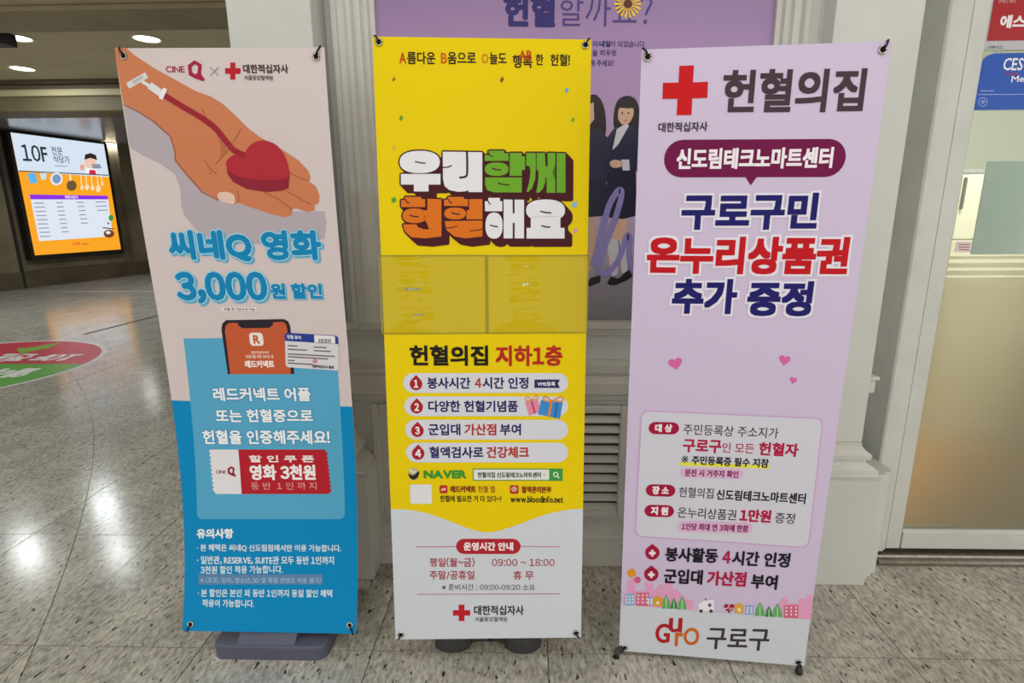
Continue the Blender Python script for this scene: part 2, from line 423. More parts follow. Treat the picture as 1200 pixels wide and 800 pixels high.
# raised panel left of the louvre
pf = box('raised_panel', -.61, -.33, WB-.012, WB, .24, .68, TRIMW, wall, .006)
for nm, x0, x1, z0, z1 in (('panel_moulding', -.635, -.605, .215, .705), ('panel_moulding', -.335, -.305, .215, .705), ('panel_moulding', -.605, -.335, .215, .245), ('panel_moulding', -.605, -.335, .675, .705)):
    box(nm, x0, x1, WB-.02, WB, z0, z1, TRIMW, wall, .006, 2)
# display window frame: stepped vertical mouldings either side, glass-less poster recess
def vmould(name, prof, z0, z1, parent): return prism(name, prof, 'z', z0, z1, TRIMW, parent)
for s, xa, xb in ((1, -.665, -.527), (-1, .995, .844)):
    w = (xb-xa)
    prof = [(xa, WB), (xa, YW-.01), (xa+w*.12, YW-.012), (xa+w*.14, YW-.004), (xa+w*.36, YW-.004), (xa+w*.40, YW-.022), (xa+w*.52, YW-.026), (xa+w*.56, YW-.006), (xa+w*.70, YW-.004), (xa+w*.74, YW+.012), (xa+w*.86, YW+.01), (xa+w*.9, YW+.026), (xb, YW+.03), (xb, WB)]
    vmould('window_jamb', prof, 1.046, CEIL, wall)
# pilasters
def pilaster(name, x0, x1, px0, px1, yf):
    p = empty(name, ((x0+x1)/2, WB, 0)); tag(p, kind='structure')
    box('shaft', x0, x1, yf+.02, WB, .60, CEIL, WHITE, p, .003)
    box('shaft_collar', x0-.02, x1+.022, yf+.006, WB, .835, .855, TRIMW, p, .004, 2) if False else None
    prof = lambda e: [(x0-e, WB), (x0-e, yf+.02-e), (x1+e, yf+.02-e), (x1+e, WB)]
    box('plinth', px0, px1, yf, WB, 0, .455, WHITE, p, .002)
    # base moulding: one swept profile around three sides, plinth to shaft
    lv = [(.455, .000), (.470, .004), (.476, -.006), (.492, -.010), (.505, -.022), (.520, -.040), (.528, -.044), (.532, -.030), (.552, -.028), (.570, -.046), (.585, -.056), (.600, -.058)]
    vs = []; fs = []
    for z, e in lv:
        kx = min(max((-e)/.058, 0), 1); xa = px0-e*0+(x0-px0)*kx-(e if e > 0 else 0); xb = px1+(x1-px1)*kx+(e if e > 0 else 0); yy = yf+.02*kx-(e if e > 0 else 0)
        vs += [(xa, WB, z), (xa, yy, z), (xb, yy, z), (xb, WB, z)]
    for i in range(len(lv)-1):
        for j in range(3): fs.append((i*4+j, i*4+j+1, i*4+j+5, i*4+j+4))
    fs += [(0, 1, 2, 3), tuple(range(len(vs)-4, len(vs)))]
    put('base_moulding', mesh('base_moulding', vs, fs), TRIMW, p)
    return p
pilaster('trim_1', -.984, -.706, -1.07, -.625, 1.957)
pr = pilaster('trim_2', .983, 1.262, .905, 1.339, 1.957)
# stepped return between pilaster and door casing
box('recess_back', 1.24, 1.46, 2.30, 2.36, 0, CEIL, WHITE, pr)
box('recess_side', 1.20, 1.258, WB-.01, 2.31, 0, CEIL, WHITE, pr)
prism('return_base', [(1.339, WB+.1), (1.339, 2.00), (1.372, 2.0), (1.376, 2.015), (1.40, 2.018), (1.404, 2.035), (1.43, 2.04), (1.443, 2.06), (1.443, WB+.1)], 'z', 0, .45, WHITE, pr)
box('return_cap', 1.258, 1.288, 1.985, 2.29, .79, .842, TRIMW, pr, .008, 2)
box('return_cap_lip', 1.258, 1.297, 1.98, 2.29, .842, .856, TRIMW, pr, .004, 2)
# side wall running back into the hall behind the left pilaster
sw = box('wall_side', -.98, -.86, WB+.10, 15.4, 0, CEIL, WHITE); tag(sw, kind='structure')

# ---- door
YD = 2.15
door = empty('door_1', (1.9, YD, 0)); tag(door, kind='structure')
DW = mat('#c8c9c5', .35, noise=.05, scale=9)
prism('casing', [(1.444, YD+.12), (1.444, YD-.012), (1.45, YD-.018), (1.515, YD-.018), (1.522, YD-.006), (1.53, YD-.006), (1.53, YD+.12)], 'z', .038, 2.55, DW, door)
prism('stile', [(1.532, YD+.05), (1.532, YD-.006), (1.588, YD-.006), (1.597, YD+.004), (1.597, YD+.05)], 'z', .045, 2.5, DW, door)
prism('bottom_rail', [(YD+.05, .045), (YD-.006, .045), (YD-.006, .118), (YD+.004, .128), (YD+.05, .128)], 'x', 1.597, 2.75, DW, door)
box('top_rail', 1.597, 2.75, YD-.006, YD+.05, 2.40, 2.5, DW, door, .003)
box('stile', 2.75, 2.82, YD-.006, YD+.05, .045, 2.5, DW, door, .003)
box('casing', 2.83, 2.93, YD-.018, YD+.12, .038, 2.55, DW, door, .004)
box('casing_head', 1.444, 2.93, YD-.018, YD+.12, 2.55, 2.65, DW, door, .004)
prism('threshold', [(2.085, 0), (2.085, .012), (2.092, .020), (2.112, .022), (2.116, .030), (2.25, .034), (2.25, 0)], 'x', 1.474, 2.93, mat('#8d8780', .3, .9, noise=.2, scale=30), door)
def glass_mat(name, rough, color, ior=1.45):
    m = bpy.data.materials.new(name); m.use_nodes = True; nt = m.node_tree; b = nt.nodes['Principled BSDF']
    b.inputs['Base Color'].default_value = color; b.inputs['Roughness'].default_value = rough; b.inputs['IOR'].default_value = ior
    b.inputs['Transmission Weight'].default_value = 1.0; return m
def clear_mat(name, tint, gloss, rough):
    m = bpy.data.materials.new(name); m.use_nodes = True; nt = m.node_tree; N = nt.nodes; N.remove(N['Principled BSDF'])
    t = N.new('ShaderNodeBsdfTransparent'); t.inputs[0].default_value = tint; g = N.new('ShaderNodeBsdfGlossy'); g.inputs['Roughness'].default_value = rough
    mx = N.new('ShaderNodeMixShader'); lw = N.new('ShaderNodeFresnel'); lw.inputs[0].default_value = 1.45
    ad = N.new('ShaderNodeMath'); ad.inputs[1].default_value = gloss; nt.links.new(lw.outputs[0], ad.inputs[0]); nt.links.new(ad.outputs[0], mx.inputs[0])
    nt.links.new(t.outputs[0], mx.inputs[1]); nt.links.new(g.outputs[0], mx.inputs[2]); nt.links.new(mx.outputs[0], N['Material Output'].inputs[0]); return m
CLEAR = clear_mat('clear_door_glass', (.94, .97, .94, 1), .0, .02)
FROST = glass_mat('frosted_film', .42, (.95, .94, .88, 1), 1.12)
nt = FROST.node_tree; pb = nt.nodes['Principled BSDF']; df = nt.nodes.new('ShaderNodeBsdfDiffuse'); df.inputs[0].default_value = (.62, .58, .42, 1)
mxs = nt.nodes.new('ShaderNodeMixShader'); mxs.inputs[0].default_value = .22; nt.links.new(pb.outputs[0], mxs.inputs[1]); nt.links.new(df.outputs[0], mxs.inputs[2]); nt.links.new(mxs.outputs[0], nt.nodes['Material Output'].inputs[0])
GX0, GX1 = 1.597, 2.75
box('glass_pane', GX0, GX1, YD+.018, YD+.026, .128, 2.40, CLEAR, door)
GP = Plane((0, YD+.018, 0), (1, 0, 0), (0, 0, -1), 1, 1)
def gz(y, x=1150): return -GP.inv(x, y)[1]
box('frosted_film', GX0, GX1, YD+.0155, YD+.0175, .128, gz(325), FROST, door)
for ya, yb in ((300, 303.5), (308, 313.5), (317, 322.5)):
    box('frosted_stripe', GX0, GX1, YD+.0155, YD+.0175, gz(yb), gz(ya), FROST, door)

# ---- room behind the door
CREAM = mat('#b9bfae', .6, noise=.02, scale=2)
tag(box('wall_room_back', 1.0, 4.6, 4.3, 4.4, 0, 2.75, CREAM), kind='structure')
tag(box('wall_room_left', 1.0, 1.1, WB+.30, 4.3, 0, 2.75, CREAM), kind='structure')
tag(box('wall_room_right', 4.5, 4.6, WB+.14, 4.3, 0, 2.75, CREAM), kind='structure')
tag(box('ceiling_room', 1.0, 4.6, WB+.14, 4.4, 2.75, 2.8, CREAM), kind='structure')
tag(box('floor_room', 1.1, 4.5, WB+.20, 4.3, 0.0, .012, mat('#d8913c', .5, noise=.1, scale=4)), kind='structure')

# ---- ceiling and far hall
CEILM = mat('#c0b698', .7, noise=.07, scale=1.2)
ceil = box('ceiling', -16, 6, -5, 18, CEIL, CEIL+.1, CEILM); tag(ceil, kind='structure')
BRN = mat('#8f8368', .6, noise=.12, scale=2.5)
def yc(y, z, x=60): return fl(x, y, z)[1]
bz = 3.38
box('beam', -14, -1.0, yc(12, bz), yc(38, bz), bz, CEIL, BRN, ceil, .01)
box('beam_lip', -14, -1.0, yc(12, bz)-.06, yc(12, bz), bz+.04, CEIL, BRN, ceil, .01)
yb = yc(95, CEIL)
zb = wy(60, 131, yb)[2]
box('painted_cove_shade', -14, -1.0, yb-.12, yb+.2, CEIL-.06, CEIL, mat('#54493a', .8), ceil)  # dark colour stands in for the shade of the ceiling recess
box('beam', -14, -1.0, yb, yb+.6, zb, CEIL, mat('#6a6248', .6, noise=.1, scale=2), ceil, .02)
box('soffit', -14, -1.0, yb+.6, 15.3, zb+.03, zb+.08, mat('#8f8d93', .2, spec=.5), ceil)
SOF = zb+.03
box('painted_cove_light', -14, -1.0, yb-.05, yb, wy(60, 113, yb)[2], wy(60, 105, yb)[2], mat('#b9b08c', .5), ceil, .01)  # pale colour stands in for the lit strip along the recess
STONE = mat('#766b54', .5, noise=.25, scale=1.5)
STONED = mat('#5a4f3d', .5, noise=.25, scale=2)
# lightbox wall (left end of the hall) and far wall
LA = np.array([-10.35, 11.45]); LB = np.array([-9.95, 13.40]); ld = (LB-LA)/np.linalg.norm(LB-LA); ln = np.array([ld[1], -ld[0]])
def lw_pt(s, out, z): p = LA+ld*s+ln*out; return (p[0], p[1], z)
def lw_box(name, s0, s1, o0, o1, z0, z1, m, parent=None):
    vs = [lw_pt(s, o, z) for z in (z0, z1) for s, o in ((s0, o0), (s1, o0), (s1, o1), (s0, o1))]
    return put(name, mesh(name, vs, [(0, 1, 2, 3), (4, 5, 6, 7), (0, 1, 5, 4), (1, 2, 6, 5), (2, 3, 7, 6), (3, 0, 4, 7)]), m, parent)
wl = lw_box('wall_left', -4, 3.3, -.35, -.15, 0, CEIL, STONE); tag(wl, kind='structure')
lw_box('base_plinth', -4, 3.3, -.15, .02, 0, .34, STONED, wl)
lw_box('pilaster', -1.0, -.35, -.15, .0, .34, CEIL, STONE, wl)
lw_box('pilaster', 2.35, 2.9, -.15, .0, .34, CEIL, STONE, wl)
lw_box('header', -4, 3.3, -.15, .12, 3.28, CEIL, STONE, wl)
lw_box('pilaster_edge', -.35, -.30, -.15, .03, 0, CEIL, mat('#2b2722', .5), wl)
wf = box('wall_far', -14, -.86, 15.4, 15.6, 0, CEIL, STONE); tag(wf, kind='structure')
box('base_plinth', -14, -.98, 15.25, 15.4, 0, .4, STONED, wf)
for x in (-10.0, -8.9, -7.8, -6.7): box('wall_panel', x, x+.9, 15.33, 15.4, .6, 3.0, STONED, wf, .02)
box('header', -14, -.98, 15.1, 15.4, 3.15, CEIL, mat('#a39a84', .5), wf, .02)

# ================================================================== LIGHT FIXTURES
LENS = mat('#fff6e2', emit=20)
HOUS = mat('#d8d4c8', .4)
def downlight(x, y, label, watts, r=.13, group='ceiling downlights of the hall', CEIL=CEIL):
    t = empty('downlight', (x, y, CEIL)); tag(t, label, 'ceiling lamp', group)
    n = 24; vs = []; fs = []
    for rr, z in ((r+.025, 0), (r+.025, -.012), (r, -.012), (r-.008, -.002)):
        vs += [(x+rr*math.cos(2*PI*k/n), y+rr*math.sin(2*PI*k/n), CEIL+z) for k in range(n)]
    for q in range(3):
        for k in range(n): fs.append((q*n+k, q*n+(k+1) % n, (q+1)*n+(k+1) % n, (q+1)*n+k))
    put('trim_ring', mesh('trim_ring', vs, fs), HOUS, t)
    vs = [(x+(r-.008)*math.cos(2*PI*k/n), y+(r-.008)*math.sin(2*PI*k/n), CEIL-.003) for k in range(n)]
    put('lens', mesh('lens', vs, [tuple(range(n))]), LENS, t)
    if watts:
        l = bpy.data.lights.new('downlight_bulb', 'AREA'); l.shape = 'DISK'; l.size = r*1.9; l.energy = watts; l.color = (.90, .97, 1.0)
        lo = bpy.data.objects.new('downlight_bulb', l); COL.objects.link(lo); lo.parent = t; lo.location = (0, 0, -.014)
    return t
for i, (x, y, w) in enumerate(LAMPS):
    downlight(x, y, ['recessed downlight above the right side of the lavender banner', 'recessed downlight nearest the door side, in front of lavender banner', 'unseen fill lamp in the middle of the ceiling behind the viewer', 'added fill lamp above the floor left of the hand banner', 'added fill lamp in the hall left of the curved floor joint', 'added fill lamp just above the yellow banner', 'added fill lamp just above the lavender banner'][i], w, group='downlights over the banners')
for x, y, lb in ((20, 44, 'bright oval-looking downlight at far left of the upper ceiling row'), (172, 45, 'bright downlight just above the top left corner of the hand banner'), (26, 80, 'bright downlight in the lower ceiling row at far left'), (-105, 47, 'downlight beyond the left edge, beside the upper ceiling row')):
    p = fl(x, y, CEIL); downlight(p[0], p[1], lb, 55, r=.15)
for x, y, lb in ((131, 168, 'small distant downlight right of the lit floor guide sign, nearer one'), (141, 175, 'small distant downlight right of the lit floor guide sign, farther one')):
    p = fl(x, y, SOF-.003)
    t = downlight(p[0], p[1], lb, 45, r=.14, CEIL=SOF)
downlight(-6.4, 11.4, 'added fill lamp of the far hall hidden behind the hand banner', 150, r=.14, CEIL=SOF)  # fill lamp added out of view to brighten the lightbox wall
# lamp of the room behind the door
t = empty('room_lamp', (2.5, 2.8, 2.75)); tag(t, 'square ceiling lamp of the room behind the glass door', 'ceiling lamp')
box('lamp_panel', 2.25, 2.75, 2.55, 3.05, 2.735, 2.75, mat('#fffaf0', emit=8), t)
l = bpy.data.lights.new('room_lamp_light', 'AREA'); l.shape = 'SQUARE'; l.size = .5; l.energy = 120; l.color = (1, .97, .9)
lo = bpy.data.objects.new('room_lamp_light', l); COL.objects.link(lo); lo.parent = t; lo.location = (0, 0, -.02)
# unidentified dark fixture at the left edge of the frame
p = fl(2, 46, CEIL-.10)
t = empty('ceiling_fixture', (p[0], p[1], CEIL)); tag(t, 'black box-shaped fixture hung under the ceiling at the left edge', 'fixture')
box('body', p[0]-.12, p[0]+.10, p[1]-.1, p[1]+.1, CEIL-.17, CEIL-.03, mat('#16161a', .5), t, .01)
box('bracket', p[0]-.03, p[0]+.03, p[1]-.03, p[1]+.03, CEIL-.03, CEIL, mat('#222226', .5), t)

# ================================================================== BANNERS
CHROME = mat('#b9b6ae', .22, 1.0); DARKM = mat('#2c2a2a', .45, .6); PLAST = mat('#3d3e40', .5)
def banner_stand(label, q, s, col, grom, base_fn):
    B = Banner(q, s); base = B.to3d(B.W/2, B.L, 0)
    root = empty('banner_stand', (base[0], base[1], 0)); tag(root, label, 'banner', 'blood donation banners in front of the wall')
    n = B.NR; m = 12; vs = []; fs = []
    for off in (0, -.0008):
        for i in range(n+1):
            for j in range(m+1): vs.append(B.to3d(B.W*j/m, B.L*i/n, off))
    k = (n+1)*(m+1); id_ = lambda i, j: i*(m+1)+j
    for i in range(n):
        for j in range(m):
            f = (id_(i, j), id_(i, j+1), id_(i+1, j+1), id_(i+1, j)); fs += [f, tuple(k+x for x in reversed(f))]
    for i in range(n):
        for j in (0, m): fs.append((id_(i, j), id_(i+1, j), k+id_(i+1, j), k+id_(i, j)))
    for j in range(m):
        for i in (0, n): fs.append((id_(i, j), id_(i, j+1), k+id_(i, j+1), k+id_(i, j)))
    sheet = put('banner_sheet', mesh('banner_sheet', vs, fs, False), mat(col, .6, bump=.05, scale=40, spec=.15), root)
    B.setup(sheet, lambda h: mat(h, .6, spec=.15)); B.root = root
    hub = B.to3d(B.W/2, B.L*.56, -.035)
    for gx, gy in grom:
        a, b = B.inv(gx, gy); c = B.to3d(a, b, .002); top = b < B.L/2
        e1 = B.to3d(a+.01, b, .002)-c; e2 = B.to3d(a, b+.01, .002)-c; e1 = e1/np.linalg.norm(e1); e2 = e2/np.linalg.norm(e2)
        tube('grommet', [c+e1*.0085*math.cos(t)+e2*.0085*math.sin(t) for t in [2*PI*q_/16 for q_ in range(16)]], .0026, CHROME, root, 6, True)
        hole = B.build('grommet_hole', [(a+.007*math.cos(2*PI*q_/14), b+.007*math.sin(2*PI*q_/14)) for q_ in range(14)], [tuple(range(14))], '#1d1a18', 3, parent=sheet)
        sg = -1 if top else 1; sd = 1 if a > B.W/2 else -1
        ed = 0 if top else B.L
        tube('hook', [B.to3d(a, b, .004), B.to3d(a+sd*.003, b+sg*.006, .007), B.to3d(a+sd*.007, b+sg*.014, .006), B.to3d(a+sd*.012, ed+sg*.003, -.001), B.to3d(a+sd*.008, ed-sg*.002, -.012), B.to3d(a-sd*.01, b-sg*.02, -.014)], .0026, DARKM, root, 6)
        tube('arm', [hub, B.to3d(a*.55+B.W*.225, b*.55+B.L*.252, -.03), B.to3d(a-sd*.01, b-sg*.02, -.014)], [.006, .005, .004], DARKM, root, 8)
    tube('pole', [hub, B.to3d(B.W/2, B.L*.8, -.05), (base[0], base[1]+.09, .03)], .011, DARKM, root, 10)
    base_fn(root, B, base)
    return B
def slab(name, outline, z0, z1, m, parent, bev=.006):
    """plan outline (x,y) extruded with a soft top edge"""
    bm = bmesh.new(); vs = [bm.verts.new((x, y, z0)) for x, y in outline]; f = bm.faces.new(vs)
    r = bmesh.ops.extrude_face_region(bm, geom=[f]); tv = [v for v in r['geom'] if isinstance(v, bmesh.types.BMVert)]
    bmesh.ops.translate(bm, vec=(0, 0, z1-z0), verts=tv)
    bmesh.ops.recalc_face_normals(bm, faces=bm.faces)
    es = [e for e in bm.edges if all(v in tv for v in e.verts)]
    if bev: bmesh.ops.bevel(bm, geom=es, offset=bev, segments=3, profile=.5, affect='EDGES')
    me = bpy.data.meshes.new(name); bm.to_mesh(me); bm.free(); return put(name, me, m, parent)
def rr_outline(x0, x1, y0, y1, r, n=6):
    out = []
    for cx, cy, a0 in ((x1-r, y1-r, 0), (x0+r, y1-r, PI/2), (x0+r, y0+r, PI), (x1-r, y0+r, 1.5*PI)):
        for k in range(n+1): a = a0+PI/2*k/n; out.append((cx+r*math.cos(a), cy+r*math.sin(a)))
    return out
def base1(root, B, c):
    M = mat('#55566a', .5, noise=.06, scale=30)
    x0, x1, yf = -1.058, -.672, 1.537
    b = slab('base_tank', rr_outline(x0, x1, yf, yf+.36, .035), .0, .052, M, root, .008)
    xa = x0+.085; xb = x1-.105
    prism('base_ramp', [(yf+.006, .05), (yf+.05, .085), (yf+.26, .085), (yf+.30, .05)], 'x', xa, xb, M, root)
    box('base_socket', (xa+xb)/2-.04, (xa+xb)/2+.04, yf+.12, yf+.20, .085, .13, M, root, .006)
    tube('filler_cap', [(x1-.06, yf+.1, .052), (x1-.06, yf+.1, .064)], .02, PLAST, root, 14)
def base2(root, B, c):
    M = mat('#3a3a3a', .55, noise=.08, scale=30)
    x0, x1, yf = -.322, .048, 1.578
    # plan outline with two rounded lobes and a notch between them at the front
    out = [(x1, yf+.36), (x0, yf+.36), (x0, yf+.05)]
    def lobe(cx, r): return [(cx-r*math.cos(PI*k/8), yf+.05-.05*math.sin(PI*k/8)) for k in range(1, 8)]
    out += lobe(x0+.065, .065)+[(x0+.13, yf+.045), (x0+.15, yf+.055), (x1-.15, yf+.055), (x1-.13, yf+.045)]+lobe(x1-.065, .065)+[(x1, yf+.05)]
    slab('base_tank', list(reversed(out)), 0, .058, M, root, .012)
    box('base_bridge', x0+.10, x1-.10, yf+.03, yf+.30, .05, .075, M, root, .01, 2)
    box('base_socket', (x0+x1)/2-.04, (x0+x1)/2+.04, yf+.10, yf+.2, .075, .12, M, root, .008)
def base3(root, B, c):
    M = mat('#333336', .5)
    for (fx, fy), aa in (((936, 789), B.W-.012), ((722, 770), .012)):
        f = fl(fx, fy); t_ = B.to3d(aa, B.L-.02, -.006)
        d = (f-t_); tube('foot', [t_, f+np.array([0, 0, .016]), f+np.array([0, 0, .001])], [.007, .011, .011], M, root, 12)
    slab('base_tank', rr_outline(c[0]-.16, c[0]+.16, c[1]+.05, c[1]+.33, .04), 0, .05, M, root, .01)

# ---- banner 1: hand with heart
Q1 = [-0.8397, 1.6172, 0.4433, -0.0207, -0.0285, -0.0093, -0.5007, 0.7893, 1.8584, 0.0978]
B1 = banner_stand('pale and blue banner with an open hand holding a red heart, on slate base', Q1, .975, '#d3c6c8', [(145.5, 65.5), (370.8, 66.5), (223.6, 731), (410, 732)], base1)
B = B1
def edge(b_, t): return None
b0 = B.inv(203, 469)[1]
B.poly([(0, b0), (B.W, b0), (B.W, B.L), (0, B.L)], '#0088c4', 0, 'blue_field', conv=False, label='blue lower field of the print')
B.crop(130, 40, 4)
def lb(y): # left border of the sheet in crop-1 coordinates at pixel row
    return (18+(130-18)*(y-62)/(790-62), y)
B.poly([lb(325), (200, 403), (280, 472), (300, 588), (430, 735), (520, 790), (640, 800), (820, 830), (900, 830), (1000, 830), (1010, 880), (1000, 960), (700, 985), (480, 965), (400, 915), (345, 850), (330, 800), (325, 720), (300, 655), (230, 605), (150, 568), lb(530)], '#b3a9b3', 1, 'hand_shadow_print')
hand = [lb(64), (70, 64), (110, 98), (200, 158), (300, 213), (400, 268), (470, 293), (522, 325), (580, 378), (640, 438), (700, 483), (800, 540), (880, 592), (925, 640), (936, 672), (930, 692), (960, 712), (978, 755), (974, 792), (955, 800), (955, 826), (920, 832), (865, 815), (851, 820), (850, 845), (820, 858), (760, 846), (690, 822), (640, 806), (600, 790), (575, 797), (540, 790), (505, 772), (430, 733), (360, 655), (302, 588), (298, 530), (283, 474), (200, 402), (120, 352), lb(322)]
B.poly(hand, '#cb7d57', 2, 'hand_print', label='tan outstretched hand')
B.stroke([(60, 330), (120, 358), (200, 408), (280, 480), (300, 540), (304, 592), (360, 662), (430, 740), (505, 778)], 7, '#a75f42', 3, 'hand_outline')
for pts in ([(612, 445), (575, 505)], [(490, 610), (520, 580), (555, 535)], [(440, 590), (465, 630), (500, 655)], [(460, 655), (475, 650)], [(836, 645), (880, 670), (930, 688)], [(818, 735), (870, 760), (940, 800)], [(720, 742), (780, 770), (850, 822)], [(590, 735), (600, 760), (598, 790)], [(425, 350), (440, 370), (450, 400)]):
    B.stroke(pts, 4, '#a75f42', 4, 'crease_line', 4)
B.poly([(495, 450), (520, 480), (540, 520), (535, 560), (505, 590), (490, 610), (515, 570), (512, 520)], '#b66c4b', 3, 'crease_shade', 3)
B.poly([(502, 750), (515, 740), (550, 740), (578, 755), (582, 790), (560, 796), (520, 780), (502, 765)], '#e2c3b0', 4, 'thumbnail_print', 3)
B.poly([(542, 602), (548, 655), (575, 693), (640, 726), (730, 740), (800, 734), (834, 722), (840, 640), (760, 660), (620, 650)], '#8f2337', 5, 'heart_side_print')
B.poly([(542, 602), (560, 576), (600, 560), (632, 564), (638, 540), (668, 510), (720, 498), (780, 522), (820, 578), (837, 640), (832, 668), (800, 680), (730, 685), (650, 678), (580, 658), (548, 630)], '#b12c3b', 6, 'heart_print', 3, label='red heart')
B.stroke([(250, 285), (330, 335), (420, 388), (490, 440), (540, 500), (580, 545), (632, 568)], 26, '#9c2535', 7, 'tube_print', 4)
B.stroke([(80, 243), (170, 192)], 30, '#d9d6da', 4, 'needle_wing_print'); B.stroke([(103, 228), (152, 200)], 14, '#b9b6bc', 5, 'needle_window_print')
B.stroke([(148, 222), (190, 248)], 16, '#dfdde2', 5, 'needle_stem_print'); B.stroke([(183, 240), (240, 280)], 34, '#dfdde2', 6, 'needle_body_print'); B.stroke([(258, 255), (236, 305)], 20, '#eceaee', 8, 'needle_collar_print')
B.text('CINE', 258, 165, 346, 165, 30, '#a02c4a', .02)
B.poly([(361, 146), (393, 122), (427, 143), (423, 188), (441, 212), (434, 221), (395, 208), (366, 192)], '#a3213f', 2, 'letter_q_emblem', holes=[[(379, 153), (395, 141), (410, 151), (407, 180), (397, 190), (381, 178)]])
B.stroke([(465, 155), (506, 195)], 3, '#8a7f86', 2, 'cross_stroke'); B.stroke([(506, 155), (465, 195)], 3, '#8a7f86', 3, 'cross_stroke')
def red_cross(B, x0, x1, y0, y1, col='#b91f2c', lay=2, k=.33):
    cx, cy = (x0+x1)/2, (y0+y1)/2; w = (x1-x0)*k/2; h = (y1-y0)*k/2
    B.poly([(cx-w, y0), (cx+w, y0), (cx+w, cy-h), (x1, cy-h), (x1, cy+h), (cx+w, cy+h), (cx+w, y1), (cx-w, y1), (cx-w, cy+h), (x0, cy+h), (x0, cy-h), (cx-w, cy-h)], col, lay, 'red_cross_emblem')
red_cross(B, 536, 608, 133, 213)
B.text('대한적십자사', 620, 163, 832, 163, 43, '#4b3a42', .035)
B.text('서울중앙혈액원', 625, 204, 760, 206, 24, '#5a4a52', .02)
B.crop(150, 200, 4)
for s, x0, x1, yy, h in (('씨네Q', 190, 582, 352, 148), ('영화', 627, 908, 349, 142), ('3,000', 226, 655, 548, 152), ('원', 668, 740, 563, 72), ('할인', 765, 912, 563, 72)):
    B.text(s, x0, yy, x1, yy, h, '#0f85bd', .052 if h > 100 else .05, 6, 'headline_lettering', outline=[(.035, '#a6d9ee', 0, 0, 5), (.035, '#62acd2', .05, .06, 3)], res=3, label='blue headline lettering with pale outline')
B.rrect(437, 640, 605, 657, '#e6e0e4', 2, .1, 'caption_strip'); B.text('헌혈 후 7일이내 가능', 450, 648, 596, 649, 11, '#3a3238', .02, 3)
B.crop(180, 360, 3.077)
B.poly([(108, 112), (655, 108), (690, 742), (686, 756), (675, 763), (172, 763), (162, 757), (157, 745)], '#57a7cf', 1, 'light_blue_panel')
B.poly([(245, 80), (248, 58), (262, 46), (470, 42), (486, 50), (493, 68), (508, 240), (268, 240)], '#2a2530', 2, 'phone_print')
B.poly([(258, 85), (261, 66), (272, 56), (468, 52), (478, 60), (482, 75), (496, 240), (277, 240)], '#c55c38', 3, 'phone_screen_print')
B.poly([(303, 54), (433, 50), (430, 64), (418, 73), (322, 75), (308, 67)], '#2a2530', 4, 'phone_notch_print')
B.rrect(347, 91, 396, 138, '#f0e8e4', 4, .25, 'app_icon'); B.text('R', 360, 115, 384, 115, 32, '#c55c38', .05, 5)
B.text('대한적십자사의', 352, 162, 415, 162, 11, '#f2dcd0', .02, 4); B.text('헌혈자를 위한 모바일 앱', 333, 177, 432, 177, 12, '#f2dcd0', .02, 4)
B.text('레드커넥트', 330, 204, 436, 204, 27, '#f4ece8', .045, 4)
B.poly([(474, 98), (481, 91), (657, 101), (666, 108), (669, 219), (662, 227), (484, 215), (477, 207)], '#dad7de', 5, 'card_print')
B.poly([(474, 98), (481, 91), (657, 101), (666, 108), (667, 132), (475, 120)], '#2a3f96', 6, 'card_band'); B.text('헌혈 증서', 482, 105, 532, 108, 14, '#e6e6f0', .03, 7)
B.poly([(580, 98), (655, 103), (656, 130), (581, 125)], '#e6e4ea', 7, 'barcode_patch')
for k in range(12): x = 597+k*3.8; B.poly([(x, 112), (x+(1.3 if k % 3 else 2.4), 112), (x+(1.3 if k % 3 else 2.4), 127), (x, 127)], '#2a2630', 8, 'barcode_bar')
for x0, x1, y in ((485, 520, 137), (578, 625, 142), (485, 555, 150), (578, 640, 155), (485, 655, 167), (485, 630, 177), (485, 510, 190), (485, 575, 200)):
    B.stroke([(x0, y), (x1, y+(x1-x0)*.055)], 5, '#77727a', 6, 'small_print_line')
B.disc(583, 193, 9, '#d08a92', 7, 'seal_print'); B.text('대한적십자사 총재', 573, 211, 650, 216, 12, '#2f2a32', .04, 7)
for s, xl, xr, y, h in (('레드커넥트 어플', 215, 567, 313, 50), ('또는 헌혈증으로', 225, 575, 390, 48), ('헌혈을 인증해주세요!', 177, 636, 467, 52)):
    B.text(s, xl, y, xr, y, h, '#eef2f6', .034, 4, 'headline_lettering', outline=[(.045, '#2b86bd', 0, 0, 3)])
# ticket with toothed edges
tk = []
for k in range(10): tk += [(200+k*1.4, 518+k*15.3), (207+k*1.4, 525+k*15.3)]
B.poly([(205, 512)]+tk[::1]+[(225, 672), (318, 672), (306, 512)], '#e4e1e8', 3, 'ticket_stub_print')
tk = []
for k in range(10): tk += [(622+k*1.6, 520+k*14.6), (629+k*1.6, 527+k*14.6)]
B.poly([(318, 672), (306, 512), (618, 512)]+tk+[(632, 672)], '#b6202f', 3, 'ticket_print')
B.text('CINE', 226, 592, 262, 592, 12, '#8a3045', .02, 5)
B.poly([(268, 580), (280, 572), (293, 578), (291, 596), (298, 606), (295, 610), (280, 604), (269, 598)], '#8f1c33', 5, 'letter_q_emblem', holes=[[(275, 584), (281, 579), (286, 583), (285, 594), (281, 597), (276, 593)]])
B.text('할 인 쿠 폰', 345, 545, 580, 545, 26, '#f0e6e8', .045, 5); B.text('영화 3천원', 347, 594, 585, 594, 56, '#f4eef0', .042, 5); B.text('동 반  1 인 까 지', 352, 643, 588, 643, 27, '#dda3a8', .005, 5)
B.crop(190, 580, 3.81)
B.text('유의사항', 155, 170, 319, 170, 44, '#eef2f6', .045, 3)
